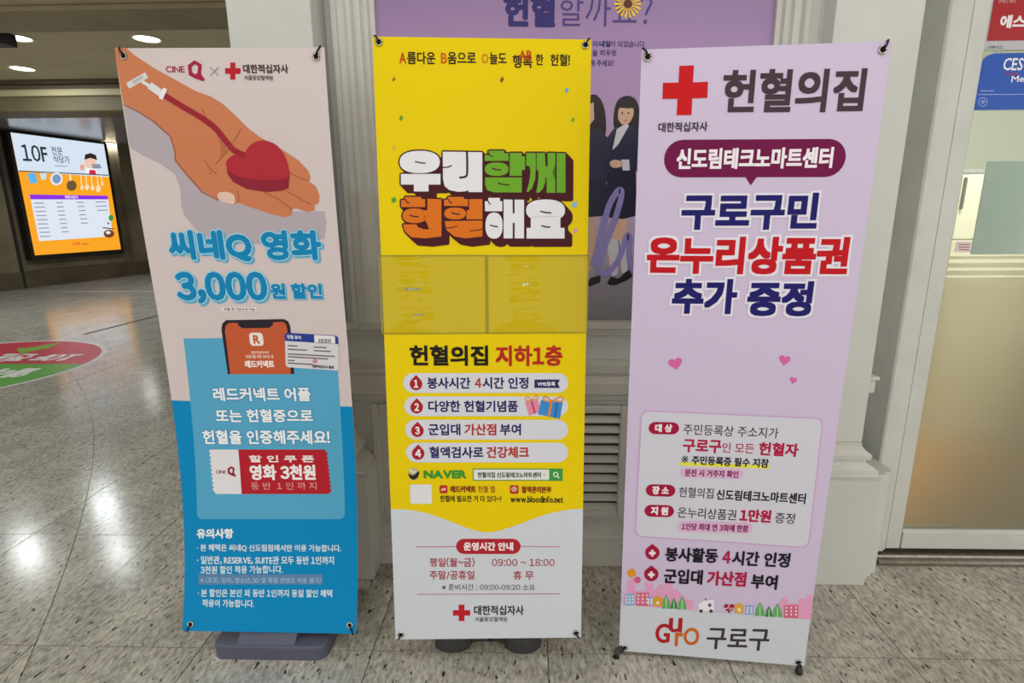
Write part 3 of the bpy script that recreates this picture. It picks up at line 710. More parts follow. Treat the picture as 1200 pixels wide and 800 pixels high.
for s, xl, yl, xr, yr, h in (('· 본 혜택은 씨네Q 신도림점에서만 이용 가능합니다.', 157, 234, 800, 237, 34), ('· 일반관, RESERVE, SUITE관 모두 동반 1인까지', 157, 289, 768, 291, 38), ('3천원 할인 적용 가능합니다.', 172, 333, 540, 330, 36), ('· 본 할인은 본인 외 동반 1인까지 동일 할인 혜택', 160, 435, 760, 438, 35), ('적용이 가능합니다.', 180, 481, 412, 483, 35)):
    B.text(s, xl, yl, xr, yr, h, '#d6e6f0', .025, 3)
B.rrect(163, 352, 717, 398, '#5f86b2', 3, .05, 'taped_correction_strip'); B.text('※(조조, 심야, 청소년,3D 및 특별 콘텐츠 적용 불가)', 172, 378, 711, 380, 27, '#9fc0de', .01, 4)

# ---- banner 2: yellow
Q2 = [-0.1215, 1.6595, 0.469, 0.0563, -0.0068, 0.0738, -0.0243, 0.0443, 1.813, -0.0302]
B2 = banner_stand('yellow banner with clear plastic pockets and white opening hours section, on dark base', Q2, 1.0, '#e6ca00', [(444, 49.5), (686, 53), (470, 743), (675, 741)], base2)
B = B2; B.crop(430, 40, 4.444)
INK = '#33241c'
for s, x0, x1, y, h, c in (('A', 168, 205, 124, 58, '#c0391f'), ('름다운', 209, 357, 124, 66, INK), ('B', 385, 417, 125, 56, '#cc5a1c'), ('움으로', 420, 568, 124, 64, INK), ('O', 597, 632, 127, 50, '#d27a12'), ('늘도', 638, 727, 126, 62, INK), ('행복', 758, 862, 142, 70, INK), ('AB', 792, 858, 110, 50, '#c0391f'), ('한', 878, 919, 132, 58, INK), ('헌혈!', 955, 1057, 134, 62, INK)):
    B.text(s, x0, y, x1, y+1, h, c, .022, 4 if s == 'AB' else 2, 'slogan_lettering')
for x, y, r, c in ((140, 235, 13, '#a86a28'), (703, 237, 17, '#8f5420'), (1040, 292, 15, '#58a6d8'), (178, 437, 16, '#5a9a30'), (1072, 446, 14, '#7fa028'), (140, 592, 12, '#d39a78')):
    B.poly([(x, y-r), (x+r*.7, y-r*.2), (x, y+r), (x-r*.7, y+r*.3)], c, 2, 'confetti_piece')
B.crop(430, 140, 3.077)
for x, y, r, c in ((97, 290, 11, '#5a9a30'), (748, 307, 13, '#8cb8cc'), (752, 400, 10, '#d89aa8')):
    B.poly([(x-r*.8, y-r*.5), (x+r*.6, y-r), (x+r*.8, y+r*.5), (x-r*.6, y+r)], c, 2, 'confetti_piece')
MAR = '#471820'
B.crop(458, 165, 5.357)
U = .00045
def block(pieces, col, slits, label):
    for pc in pieces:
        pts = [B.ab(p) for p in pc]; tri = [tuple(t) for t in tessellate_polygon([[Vector((a_, b_, 0)) for a_, b_ in pts]])]
        o = B.build('headline_lettering', pts, tri, col, 5); o['label'] = label
        st = []
        for j in range(9): st += [(u+42*U*j/8, v+44*U*j/8) for u, v in ring(9*U, 8)]
        B.build('headline_lettering_outline', pts, tri, MAR, 2, stamps=st)
        B.build('headline_lettering_outline', pts, tri, MAR, 4, stamps=ring(7*U, 8))
    for w, pts in slits: B.stroke(pts, w, MAR, 6, 'letter_slit', 3 if len(pts) > 2 else 0)
def ell(cx, cy, rx, ry, n=32): return [(cx+rx*math.copysign(abs(math.cos(2*PI*k/n))**.85, math.cos(2*PI*k/n)), cy+ry*math.copysign(abs(math.sin(2*PI*k/n))**.85, math.sin(2*PI*k/n))) for k in range(n)]
Wt, Gn, Or = '#e2e2ea', '#6aa62c', '#d9711f'
block([ell(182, 133, 126, 70), [(64, 208), (312, 208), (312, 275), (237, 275), (237, 318), (145, 318), (145, 275), (64, 275)]], Wt, [(8, [(152, 130), (185, 138), (219, 141)])], 'white block letter with maroon side')
block([[(326, 68), (574, 72), (574, 322), (488, 322), (486, 310), (465, 318), (420, 320), (370, 310), (338, 285), (328, 240)]], Wt, [(13, [(478, 70), (480, 140), (479, 205), (468, 226), (430, 231)]), (8, [(326, 168), (360, 165), (383, 154)])], 'white block letter with maroon side')
block([[(614, 62), (712, 62), (712, 78), (738, 80), (740, 126), (590, 126), (590, 90), (614, 88)], ell(664, 178, 74, 42), [(746, 76), (822, 76), (822, 98), (842, 98), (842, 182), (822, 184), (822, 220), (746, 220)], [(592, 230), (822, 230), (822, 324), (650, 324), (605, 310), (592, 275)]], Gn, [(7, [(612, 75), (622, 92), (642, 98)]), (8, [(635, 172), (665, 181), (693, 183)]), (8, [(672, 264), (705, 274), (745, 276)])], 'green block letter with maroon side')
block([[(850, 76), (908, 76), (911, 140), (906, 240), (886, 298), (862, 321), (852, 321), (868, 260), (877, 195), (870, 160), (850, 155)], [(915, 76), (966, 76), (972, 160), (1032, 160), (1032, 326), (978, 326), (976, 240), (955, 300), (932, 325), (913, 326), (925, 250), (927, 190), (915, 180)], [(984, 76), (1032, 76), (1032, 240), (984, 240)], [(1041, 78), (1096, 78), (1096, 326), (1041, 326)]], Gn, [(9, [(975, 76), (976, 160)]), (8, [(973, 232), (974, 326)])], 'green block letter with maroon side')
block([[(88, 352), (190, 352), (192, 364), (216, 366), (216, 416), (66, 416), (64, 372), (88, 370)], ell(150, 470, 76, 46), [(230, 364), (318, 366), (318, 552), (240, 552), (225, 512), (205, 490), (205, 436), (230, 436)], [(76, 524), (160, 524), (172, 542), (215, 556), (318, 548), (318, 600), (220, 612), (130, 605), (90, 570)]], Or, [(8, [(118, 466), (148, 475), (176, 476)]), (7, [(92, 365), (100, 384), (118, 390)])], 'orange block letter with maroon side')
block([[(358, 352), (458, 352), (458, 364), (485, 366), (485, 410), (335, 408), (335, 370), (358, 368)], ell(404, 456, 68, 37), [(492, 366), (575, 366), (575, 492), (474, 492), (478, 434), (492, 434)], [(338, 504), (575, 500), (575, 600), (470, 612), (400, 600), (350, 560)]], Or, [(8, [(380, 450), (408, 459), (436, 461)]), (7, [(362, 365), (370, 384), (388, 390)]), (6, [(338, 548), (375, 545), (418, 536)]), (6, [(495, 565), (535, 562), (577, 554)])], 'orange block letter with maroon side')
block([[(612, 358), (685, 358), (685, 378), (700, 380), (700, 442), (592, 442), (590, 380), (612, 378)], ell(648, 532, 54, 82), [(708, 368), (836, 370), (836, 612), (708, 612)]], Wt, [(12, [(770, 366), (771, 455)]), (12, [(771, 515), (771, 614)]), (8, [(622, 528), (648, 536), (673, 539)]), (7, [(610, 375), (616, 390), (627, 398)])], 'white block letter with maroon side')
block([ell(971, 436, 122, 68), [(878, 470), (1064, 470), (1064, 546), (1090, 546), (1090, 613), (852, 613), (852, 546), (878, 546)]], Wt, [(9, [(938, 442), (972, 450), (1007, 452)]), (9, [(945, 532), (972, 540), (1001, 541)])], 'white block letter with maroon side')
B.crop(430, 140, 3.077)
# clear pockets
def pocket(x0, x1, y0, y1):
    a0, b0 = B.inv(*B.px((x0, (y0+y1)/2))); a1, _ = B.inv(*B.px((x1, (y0+y1)/2))); _, c0 = B.inv(*B.px(((x0+x1)/2, y0))); _, c1 = B.inv(*B.px(((x0+x1)/2, y1)))
    nx, ny = 60, 70; vs = []; fs = []
    ph = x0*.013; uc = .30 if x0 < 200 else .34
    for i in range(ny+1):
        for j in range(nx+1):
            u, v = j/nx, i/ny; e = min(1, 7*min(u, 1-u, v, 1-v)); g = math.exp(-((u-uc-.06*v)/.13)**4)*(1 if v < .78 else math.exp(-((v-.78)/.06)**2))
            off = .0018+.004*e*(.5+.3*math.sin(5*u+ph)+.2*math.sin(4*u-5*v+ph))+e*g*(.006*math.sin(17*v+3*u+ph)+.003*math.sin(41*v-6*u)+.0014*math.sin(60*u+9*v)+.0012*math.sin(75*v+11*u))
            vs.append(B.to3d(a0+(a1-a0)*u, c0+(c1-c0)*v, max(off, .0014)))
    for i in range(ny):
        for j in range(nx): k = i*(nx+1)+j; fs.append((k, k+1, k+nx+2, k+nx+1))
    o = put('clear_pocket', mesh('clear_pocket', vs, fs, True), PVC, B.root); o['label'] = 'clear plastic leaflet pocket'
    W_, H_ = a1-a0, c1-c0
    for q in ((0, 0, W_, .004), (0, H_-.004, W_, .004), (0, 0, .004, H_), (W_-.004, 0, .004, H_)):
        B.build('pocket_seam', [(a0+q[0], c0+q[1]), (a0+q[0]+q[2], c0+q[1]), (a0+q[0]+q[2], c0+q[1]+q[3]), (a0+q[0], c0+q[1]+q[3])], [(0, 1, 2, 3)], '#b3a428', 4, parent=o)
PVC = clear_mat('clear_pvc', (.86, .86, .70, 1), -.012, .10)
pocket(48, 432, 488, 773); pocket(433, 797, 488, 771)
B.crop(440, 390, 3.636)
B.text('헌혈의집', 146, 96, 480, 96, 88, '#1f1a12', .034, 2, 'headline_lettering', sq=True); B.text('지하1층', 512, 97, 797, 97, 88, '#b5261c', .034, 2, 'headline_lettering', sq=True, label='red headline lettering')
NAVY = '#2b2360'; RED = '#b03028'
def drop(B, x, y, w, h, col, lay):
    pts = [(x, y-h/2)]+[(x+w/2*math.sin(t)*(1 if t < 2.2 else 1), y+h/2-w/2-w/2*math.cos(t)*1.0) for t in [PI*.32+k*PI*1.36/14 for k in range(15)]]
    B.poly(pts, col, lay, 'drop_icon')
for i, (y, x0) in enumerate(((213, 118), (312, 122), (412, 126), (509, 130))):
    B.rrect(x0, y-42, 821, y+42, '#d2d3df', 1, None, 'pill_panel'); drop(B, 173+i*3, y-2, 54, 66, '#a6202c', 2)
    B.text(str(i+1), 163+i*3-(3 if i == 3 else 0), y+3, 183+i*3+(3 if i == 3 else 0), y+3, 34, '#f0e8ea', .05, 3)
for s, x0, x1, y, c in (('봉사시간', 220, 405, 213, NAVY), ('4', 423, 452, 213, RED), ('시간 인정', 456, 652, 213, NAVY), ('다양한 헌혈기념품', 225, 607, 312, NAVY), ('군입대', 225, 362, 411, NAVY), ('가산점', 379, 515, 411, RED), ('부여', 530, 620, 411, NAVY), ('혈액검사로', 229, 460, 508, NAVY), ('건강체크', 473, 655, 508, RED)):
    B.text(s, x0, y, x1, y, 50 if s != '4' else 42, c, .032, 2)
B.poly([(677, 198), (786, 198), (777, 216), (786, 234), (677, 234)], '#33295f', 2, 'ribbon_badge'); B.text('VMS등록', 690, 217, 766, 217, 19, '#e6e4f0', .03, 3)
B.poly([(636, 292), (690, 278), (706, 335), (654, 352)], '#e08aa8', 2, 'gift_print'); B.stroke([(664, 286), (680, 343)], 8, '#c24a6a', 3, 'gift_ribbon_print')
B.stroke([(664, 286), (645, 268), (640, 284), (664, 286), (686, 262), (690, 280), (664, 286)], 5, '#e0a05a', 4, 'gift_bow_print', 3)
B.poly([(706, 285), (798, 294), (786, 365), (692, 346)], '#3a8ad0', 3, 'gift_print'); B.stroke([(750, 289), (738, 356)], 10, '#e08040', 4, 'gift_ribbon_print'); B.stroke([(774, 292), (764, 361)], 8, '#2a6ab0', 4, 'gift_ribbon_print')
B.stroke([(752, 290), (722, 268), (718, 286), (752, 290), (790, 270), (796, 290), (752, 290)], 6, '#e0904a', 5, 'gift_bow_print', 3)
B.text('NAVER', 205, 602, 388, 602, 36, '#3c9430', .085, 2, label='green lettering')
B.disc(163, 601, 22, '#b9b08e', 2, 'hat_icon', 26); B.poly([(140, 598), (160, 606), (186, 588), (182, 612), (165, 624), (148, 618)], '#2c2620', 3, 'hat_brim_print', 3); B.poly([(142, 580), (152, 577), (166, 588), (180, 578), (168, 598), (150, 594)], '#d9d4c4', 4, 'hat_wing_print')
B.rrect(415, 577, 741, 629, '#4b8f48', 1, .04, 'search_frame'); B.rrect(419, 581, 740, 625, '#dfe2e2', 2, .02, 'search_field'); B.text('헌혈의집 신도림테크노마트센터', 435, 604, 705, 604, 24, '#2a2a2a', .03, 3)
B.poly([(715, 601), (724, 601), (719.5, 606)], '#5a5a5a', 3, 'dropdown_mark'); B.rrect(741, 577, 798, 630, '#3f9a44', 1, .04, 'search_button')
B.stroke([(768+9*math.cos(t), 602+9*math.sin(t)) for t in [2*PI*k/16 for k in range(16)]], 4, '#e6f0e6', 2, 'magnifier_ring', closed=True); B.stroke([(774, 609), (783, 618)], 5, '#e6f0e6', 3, 'magnifier_handle')
B.rrect(148, 645, 240, 727, '#dedde2', 1, .06, 'blank_code_patch')
B.rrect(273, 648, 307, 683, '#b8301f', 1, .2, 'app_icon'); B.text('APP', 279, 666, 301, 666, 11, '#f0dcd0', .05, 2); B.rrect(573, 648, 610, 685, '#b8301f', 1, .2, 'app_icon')
B.stroke([(591+10*math.cos(t), 665+9*math.sin(t)) for t in [2*PI*k/14 for k in range(14)]], 3, '#f0dcd0', 2, 'icon_ring', closed=True); B.disc(591, 665, 4, '#f0dcd0', 2, 'icon_dot')
B.text('레드커넥트', 318, 665, 428, 665, 30, '#8a3a14', .05, 2); B.text('헌혈 앱', 437, 665, 508, 665, 28, '#a04a20', .015, 2); B.text('헌혈에 필요한 거 다 있다~!', 275, 705, 536, 706, 28, '#3a2e14', .02, 2)
B.text('혈액관리본부', 622, 667, 750, 667, 30, '#8a3a14', .04, 2); B.text('www.bloodinfo.net', 575, 707, 800, 709, 29, '#3a2e14', .03, 2)
B.crop(440, 580, 3.81)
cv = [B.ab(p) for p in ((66, 62), (140, 65), (220, 78), (300, 104), (380, 135), (440, 156), (500, 166), (560, 156), (640, 130), (720, 100), (800, 76), (870, 64), (930, 61))]
cv[0] = (0, cv[0][1]); cv[-1] = (B.W, cv[-1][1])
B.poly(catmull(cv, 5, False)+[(B.W, B.L), (0, B.L)], '#ccd1db', 0, 'white_field', conv=False, label='white lower field of the print')
B.rrect(360, 194, 648, 262, '#b02330', 2, None, 'pill_panel'); B.text('운영시간 안내', 393, 228, 615, 228, 38, '#f0e6ea', .045, 3)
for p, q in (((180, 231), (362, 229)), ((646, 228), (823, 230)), ((185, 442), (823, 440))): B.stroke([p, q], 3, '#b04a58', 1, 'rule_line')
RB = '#a5384a'
B.text('평일(월~금)', 242, 299, 443, 299, 42, RB, .02, 2); B.text('09:00 ~ 18:00', 520, 300, 800, 300, 33, RB, .012, 2); B.text('주말/공휴일', 242, 356, 442, 356, 40, RB, .02, 2); B.text('휴 무', 615, 357, 706, 357, 40, RB, .02, 2)
B.text('※준비시간 : 09:00-09:20 소요', 297, 410, 712, 410, 28, '#4a444c', .008, 2)
red_cross(B, 346, 423, 488, 561, '#bb202c'); B.text('대한적십자사', 440, 513, 663, 513, 43, '#3f363c', .03, 2); B.text('서울중앙혈액원', 443, 553, 588, 553, 22, '#4f464c', .015, 2)

# ---- banner 3: lavender
Q3 = [0.5826, 1.4937, 0.3959, -0.0601, 0.0136, -0.0343, -0.1049, 0.1031, 1.8612, -0.0924]
B3 = banner_stand('lavender banner with navy and red headline and white information box, on small feet', Q3, .975, '#cdbfdc', [(759, 66.7), (1034, 58.3), (732, 758), (935.4, 775)], base3)
B = B3; B.crop(740, 40, 3.75)
B.poly([(210, 140), (274, 137), (270, 212), (336, 209), (333, 280), (267, 282), (263, 355), (198, 356), (202, 284), (136, 285), (138, 214), (207, 213)], '#c8171f', 2, 'red_cross_emblem', label='large red cross')
B.text('헌혈의집', 400, 253, 1026, 245, 192, '#463641', .028, 2, 'headline_lettering', res=3, sq=True, label='dark headline lettering')
B.text('대한적십자사', 118, 410, 335, 405, 43, '#463a44', .03, 2)
B.rrect(143, 463, 941, 629, '#701149', 1, None, 'speech_bubble', slope=-.004); B.poly([(497, 622), (554, 622), (524, 664)], '#701149', 2, 'speech_tail')
B.text('신도림테크노마트센터', 198, 549, 885, 542, 92, '#efe8f2', .036, 3, 'bubble_lettering', sq=True, label='white lettering on maroon bubble')
B.crop(730, 200, 4)
for s, xl, yl, xr, yr, h, c in (('구로구민', 274, 192, 914, 190, 172, '#1f1c6a'), ('온누리상품권', 112, 395, 1058, 400, 176, '#c0141f'), ('추가', 230, 588, 534, 590, 164, '#1f1c6a'), ('증정', 582, 599, 887, 600, 164, '#1f1c6a')):
    B.text(s, xl, yl, xr, yr, h, c, .042, 5, 'headline_lettering', outline=[(.06, '#e6e2f0', 0, 0, 3)], res=3, sq=True, label=('red' if c == '#c0141f' else 'navy')+' headline lettering with white outline')
B.crop(730, 370, 4)
def heart(B, x, y, w, h, col, lay=2, rot=0.0):
    pts = []
    for k in range(28):
        t = 2*PI*k/28; u = 16*math.sin(t)**3/34*w; v = -(13*math.cos(t)-5*math.cos(2*t)-2*math.cos(3*t)-math.cos(4*t))/30*h
        pts.append((x+u*math.cos(rot)-v*math.sin(rot), y+u*math.sin(rot)+v*math.cos(rot)))
    B.poly(pts, col, lay, 'heart_print')
heart(B, 246, 222, 70, 60, '#d765a8', rot=-.2); heart(B, 757, 206, 58, 52, '#d765a8', rot=.15); heart(B, 798, 301, 36, 34, '#d765a8', rot=.2)
bx = [(752.5, 481.5), (963.5, 491), (946.5, 640.5), (745.0, 627)]
def rpoly(cs, r):
    out = []; n = len(cs)
    for i in range(n):
        p = np.array(cs[i]); a = np.array(cs[i-1])-p; b = np.array(cs[(i+1) % n])-p; a = p+a/np.hypot(*a)*r; b = p+b/np.hypot(*b)*r
        for k in range(7): t = k/6; out.append(tuple((1-t)**2*a+2*t*(1-t)*p+t*t*b))
    return out
B.crop(); B.poly(rpoly([(751, 480), (965.2, 489.5), (948, 642.2), (743.5, 628.5)], 10), '#cda6d4', 1, 'box_border'); B.poly(rpoly(bx, 9), '#d0d0de', 2, 'information_box')
CRM = '#b01a48'; BLK = '#221d2a'
B.crop(730, 370, 4)
B.rrect(120, 497, 263, 554, '#a3173f', 3, None, 'pill_panel', slope=.02); B.text('대 상', 150, 524, 231, 526, 38, '#f2e6ee', .05, 4)
B.text('주민등록상 주소지가', 283, 530, 728, 549, 50, '#3a3340', .008, 3)
B.text('구로구', 280, 607, 462, 613, 62, CRM, .038, 3); B.text('인 모든', 465, 615, 615, 621, 46, CRM, .01, 3); B.text('헌혈자', 636, 621, 823, 629, 64, CRM, .038, 3)
B.poly([(268, 684), (686, 700), (686, 716), (268, 700)], '#e6e04a', 3, 'highlight_bar'); B.text('※', 274, 670, 306, 671, 34, BLK, .0, 4); B.text('주민등록증 필수 지참', 322, 674, 683, 690, 42, BLK, .03, 4)
B.rrect(267, 714, 565, 760, '#d9b4d6', 3, None, 'pill_panel', slope=.03); B.text('문진 시 거주지 확인', 290, 733, 541, 742, 34, '#8a1f60', .035, 4)
B.crop(720, 560, 3.3333)
B.rrect(122, 24, 238, 71, '#a3173f', 3, None, 'pill_panel', slope=.03); B.text('장 소', 147, 46, 213, 48, 33, '#f2e6ee', .05, 4); B.text('헌혈의집', 252, 53, 387, 59, 41, '#3a3340', .01, 3); B.text('신도림테크노마트센터', 398, 63, 747, 80, 42, BLK, .03, 3)
B.rrect(117, 104, 233, 151, '#a3173f', 3, None, 'pill_panel', slope=.03); B.text('지 원', 142, 126, 210, 128, 33, '#f2e6ee', .05, 4); B.text('온누리상품권', 247, 132, 475, 144, 42, '#3a3340', .01, 3); B.text('1만원', 489, 143, 612, 149, 50, CRM, .042, 3); B.text('증정', 627, 154, 704, 158, 42, '#3a3340', .01, 3)
B.rrect(245, 169, 540, 213, '#d9b4d6', 3, None, 'pill_panel', slope=.03); B.text('1인당 최대 연 3회에 한함', 262, 187, 523, 197, 28, '#8a1f60', .035, 4)
for y, x in ((289, 148), (373, 144)):
    drop(B, x, y-2, 56, 62, '#a3173f', 2); red_cross(B, x-13, x+13, y-10, y+16, '#f0e6ee', 3, .36)
for s, xl, yl, xr, yr, c in (('봉사활동', 198, 296, 405, 303, BLK), ('4', 421, 307, 455, 309, CRM), ('시간 인정', 459, 311, 686, 321, BLK), ('군입대', 193, 381, 345, 387, BLK), ('가산점', 362, 389, 515, 395, CRM), ('부여', 533, 401, 637, 407, BLK)):
    B.text(s, xl, yl, xr, yr, 58 if s != '4' else 50, c, .036, 3)
# skyline strip and white foot
PK = '#e3a0c8'
B.poly([(36, 492), (36, 460), (48, 455), (50, 400), (78, 390), (80, 440), (120, 440), (122, 408), (150, 410), (152, 440), (168, 430), (170, 418), (192, 415), (196, 440), (200, 406), (226, 410), (230, 440), (244, 436), (280, 470), (306, 478), (306, 520)], PK, 1, 'skyline_print')
B.poly([(640, 540), (640, 500), (655, 468), (672, 464), (680, 488), (720, 490), (722, 470), (748, 470), (752, 455), (776, 458), (768, 556)], PK, 1, 'skyline_print')
B.disc(67, 370, 17, '#e0962a', 2, 'balloon_print'); B.disc(90, 397, 13, '#d35f86', 2, 'balloon_print')
ll = B.ab((22, 493)); lr = B.ab((764, 552))
B.poly([(0, ll[1]), (B.W, lr[1]), (B.W, B.L), (0, B.L)], '#ccd1db', 2, 'white_field', conv=False)
def sh(x): return (x-22)*.0795
def house(x, w, y0, y1, col, kind):
    d = sh(x)
    if kind == 'tree':
        B.poly([(x-w/2, y1+d), (x+w/2, y1+d), (x+w*.36, y0+(y1-y0)*.45+d), (x, y0+d), (x-w*.36, y0+(y1-y0)*.45+d)], col, 4, 'tree_print'); B.stroke([(x, y0+12+d), (x, y1+d)], 2.5, '#dfe8d8', 5, 'tree_stem_print')
    elif kind == 'house':
        B.poly([(x-w/2, y1+d), (x+w/2, y1+d), (x+w/2, y0+18+d), (x+w*.62, y0+16+d), (x, y0+d), (x-w*.62, y0+16+d), (x-w/2, y0+18+d)], col, 3, 'house_print'); B.poly([(x-5, y1-8+d), (x+5, y1-8+d), (x+5, y1-20+d), (x-5, y1-20+d)], '#f0e6d0', 4, 'window_print')
    else:
        B.poly([(x-w/2, y1+d), (x+w/2, y1+d), (x+w/2, y0+d), (x-w/2, y0+d)], col, 3, 'building_print')
        for r in range(3):
            for c_ in range(3 if w > 30 else 2):
                n = 3 if w > 30 else 2; wx = x-w/2+w*(c_+.5)/n; wy_ = y0+9+r*(y1-y0-10)/3
                B.poly([(wx-3, wy_-3+d), (wx+3, wy_-3+d), (wx+3, wy_+4+d), (wx-3, wy_+4+d)], '#f2e4ec', 4, 'window_print')
for a in ((60, 36, 448, 494, '#7fb4dc', 'block'), (110, 50, 440, 491, '#d46a8a', 'block'), (139, 24, 454, 488, '#8ca8e0', 'block'), (169, 38, 446, 488, '#e0a030', 'house'), (202, 34, 438, 494, '#68ac64', 'tree'), (232, 28, 450, 492, '#3f8a52', 'tree'), (264, 38, 440, 492, '#68ac64', 'tree'), (487, 34, 448, 490, '#e0a84a', 'house'), (527, 30, 456, 492, '#8ca8e0', 'block'), (568, 38, 440, 494, '#68ac64', 'tree'), (603, 28, 452, 494, '#3f8a52', 'tree'), (636, 40, 440, 492, '#68ac64', 'tree'), (690, 56, 442, 492, '#d46a8a', 'block')): house(*a)
d = sh(357); B.poly([(328, 490+d), (328, 462+d), (340, 458+d), (350, 448+d), (388, 448+d), (390, 492+d)], '#ece8ef', 4, 'ambulance_print'); B.disc(338, 491+d, 7, '#4a4550', 5, 'wheel_print'); B.disc(377, 491+d, 7, '#4a4550', 5, 'wheel_print'); red_cross(B, 364, 380, 460+d, 476+d, '#4a3a80', 5); B.disc(356, 446+d, 4, '#4a70c0', 5, 'beacon_print')
heart(B, 448, 472+sh(448), 44, 38, '#a81c3c', 4); B.stroke([(430, 507), (440, 507), (445, 497), (452, 516), (457, 506), (466, 507)], 3, '#f0e6ea', 5, 'pulse_line')
B.text('G', 160, 604, 217, 606, 76, '#b01f28', .03, 3, 'emblem_letter', res=5); B.text('u', 212, 573, 265, 573, 56, '#b01f28', .035, 4, 'emblem_letter', res=5); B.text('r', 236, 627, 268, 629, 56, '#d0681f', .04, 4, 'emblem_letter', res=5); B.text('O', 270, 616, 331, 619, 68, '#c8661c', .025, 3, 'emblem_letter', res=5)
B.text('구로구', 360, 625, 605, 632, 84, '#41363e', .02, 3, 'emblem_lettering')

# ================================================================== PURPLE POSTER IN THE WINDOW
PX0, PX1, PZ0, PZ1 = -.527, .844, 1.046, 2.75
post = empty('wall_poster', ((PX0+PX1)/2, WB-.004, PZ0)); tag(post, 'purple poster of two people in navy uniforms, mounted in the wall recess', 'poster')
def poster_mat():
    m = bpy.data.materials.new('poster_backdrop_print'); m.use_nodes = True; nt = m.node_tree; N = nt.nodes; b = N['Principled BSDF']; b.inputs['Roughness'].default_value = .35
    g = N.new('ShaderNodeNewGeometry'); s = N.new('ShaderNodeSeparateXYZ'); nt.links.new(g.outputs['Position'], s.inputs[0])
    mr = N.new('ShaderNodeMapRange'); mr.inputs[1].default_value = 1.0; mr.inputs[2].default_value = 2.2; nt.links.new(s.outputs['Z'], mr.inputs[0])
    r = N.new('ShaderNodeValToRGB'); e = r.color_ramp.elements; e[0].position = .0; e[0].color = rgb('#7d7a80'); e[1].position = 1; e[1].color = rgb('#8f74a0')
    for p, c in ((.16, '#8b858e'), (.24, '#a9a0b4'), (.45, '#cdb4dc'), (.72, '#b090c0')): q = e.new(p); q.color = rgb(c)
    nt.links.new(mr.outputs[0], r.inputs['Fac']); nt.links.new(r.outputs[0], b.inputs['Base Color']); return m
ps = box('poster_sheet', PX0, PX1, WB-.004, WB-.001, PZ0, PZ1, poster_mat(), post)
PL = Plane((PX0, WB-.004, PZ1), (1, 0, 0), (0, 0, -1), PX1-PX0, PZ1-PZ0); PL.setup(ps, lambda h: mat(h, .35)); B = PL
B.crop(420, 0, 3.158)
B.text('헌혈', 537, 38, 729, 40, 124, '#2a1d6a', .05, 2, 'headline_lettering', label='navy headline lettering')
B.text('할까요?', 742, 36, 1088, 38, 124, '#4a3a80', .0, 2, 'headline_lettering')
for k in range(18):
    t = 2*PI*k/18; B.poly([(997+12*math.cos(t-.12), 15+12*math.sin(t-.12)), (997+48*math.cos(t-.1), 15+50*math.sin(t-.1)), (997+52*math.cos(t), 15+54*math.sin(t)), (997+48*math.cos(t+.1), 15+50*math.sin(t+.1)), (997+12*math.cos(t+.12), 15+12*math.sin(t+.12))], ('#e8b420', '#f0c838')[k % 2], 3+k % 2, 'petal_print')
B.disc(997, 15, 16, '#5a2410', 6, 'flower_centre_print')
B.crop(670, 40, 2.354)
B.text('의', 57, 27, 72, 27, 17, '#3a2a70', .02, 2); B.text('내일', 76, 27, 107, 27, 18, '#2a1d6a', .05, 2); B.text('이 되었습니다.', 108, 27, 204, 28, 18, '#3a2a70', .015, 2); B.text('을 피우듯', 57, 52, 124, 52, 18, '#3a2a70', .02, 2); B.text('해 주세요!', 50, 80, 115, 80, 18, '#3a2a70', .02, 2)
SK, HR, NV = '#d9b09a', '#231a1c', '#1f2038'
def girl(dx):
    S = lambda L: [(x+dx, y) for x, y in L]
    B.poly(S([(118, 260), (116, 220), (126, 184), (150, 170), (174, 178), (186, 205), (187, 250), (178, 268), (160, 262), (140, 258)]), HR, 2, 'hair_print', 4)
    B.poly(S([(100, 545), (128, 520), (134, 560), (134, 590), (118, 660), (104, 660), (98, 590)]), SK, 2, 'leg_print'); B.poly(S([(128, 510), (152, 505), (150, 560), (152, 600), (150, 655), (136, 655), (130, 590)]), SK, 3, 'leg_print')
    B.poly(S([(92, 565), (130, 565), (134, 600), (126, 662), (110, 668), (104, 620)]), '#c9c6d2', 4, 'sock_print'); B.poly(S([(128, 570), (154, 570), (154, 655), (138, 660)]), '#c9c6d2', 4, 'sock_print')
    B.poly(S([(98, 684), (108, 668), (128, 674), (136, 668), (150, 654), (158, 650), (168, 668), (150, 680), (120, 692), (104, 692)]), '#1a1718', 5, 'shoe_print')
    B.poly(S([(88, 490), (100, 380), (140, 365), (176, 370), (180, 500), (140, 510), (95, 504)]), NV, 3, 'skirt_print')
    B.poly(S([(98, 285), (115, 262), (140, 250), (165, 252), (184, 262), (190, 300), (188, 380), (150, 372), (100, 378)]), '#262845', 4, 'blazer_print'); B.poly(S([(124, 262), (150, 246), (158, 252), (128, 305), (112, 320)]), '#d3d2de', 5, 'shirt_print')
    B.poly(S([(127, 224), (133, 196), (150, 190), (168, 197), (170, 222), (158, 245), (142, 250), (131, 240)]), SK, 6, 'face_print', 4); B.poly(S([(124, 216), (130, 190), (150, 180), (172, 190), (175, 215), (168, 204), (150, 205), (133, 203)]), HR, 7, 'fringe_print')
    for ex in (139, 156): B.disc(ex+dx, 218, 2.6, '#2a1c1c', 8, 'eye_print')
    B.stroke(S([(144, 239), (153, 237)]), 2.5, '#b0606a', 8, 'mouth_print'); B.stroke(S([(106, 362), (136, 358), (162, 350)]), 26, '#262845', 6, 'sleeve_print'); B.poly(S([(104, 354), (118, 346), (138, 352), (136, 366), (112, 368)]), SK, 7, 'hand_print', 2); B.poly(S([(136, 346), (158, 346), (160, 376), (140, 376)]), '#d3d2de', 7, 'cuff_print')
girl(0)
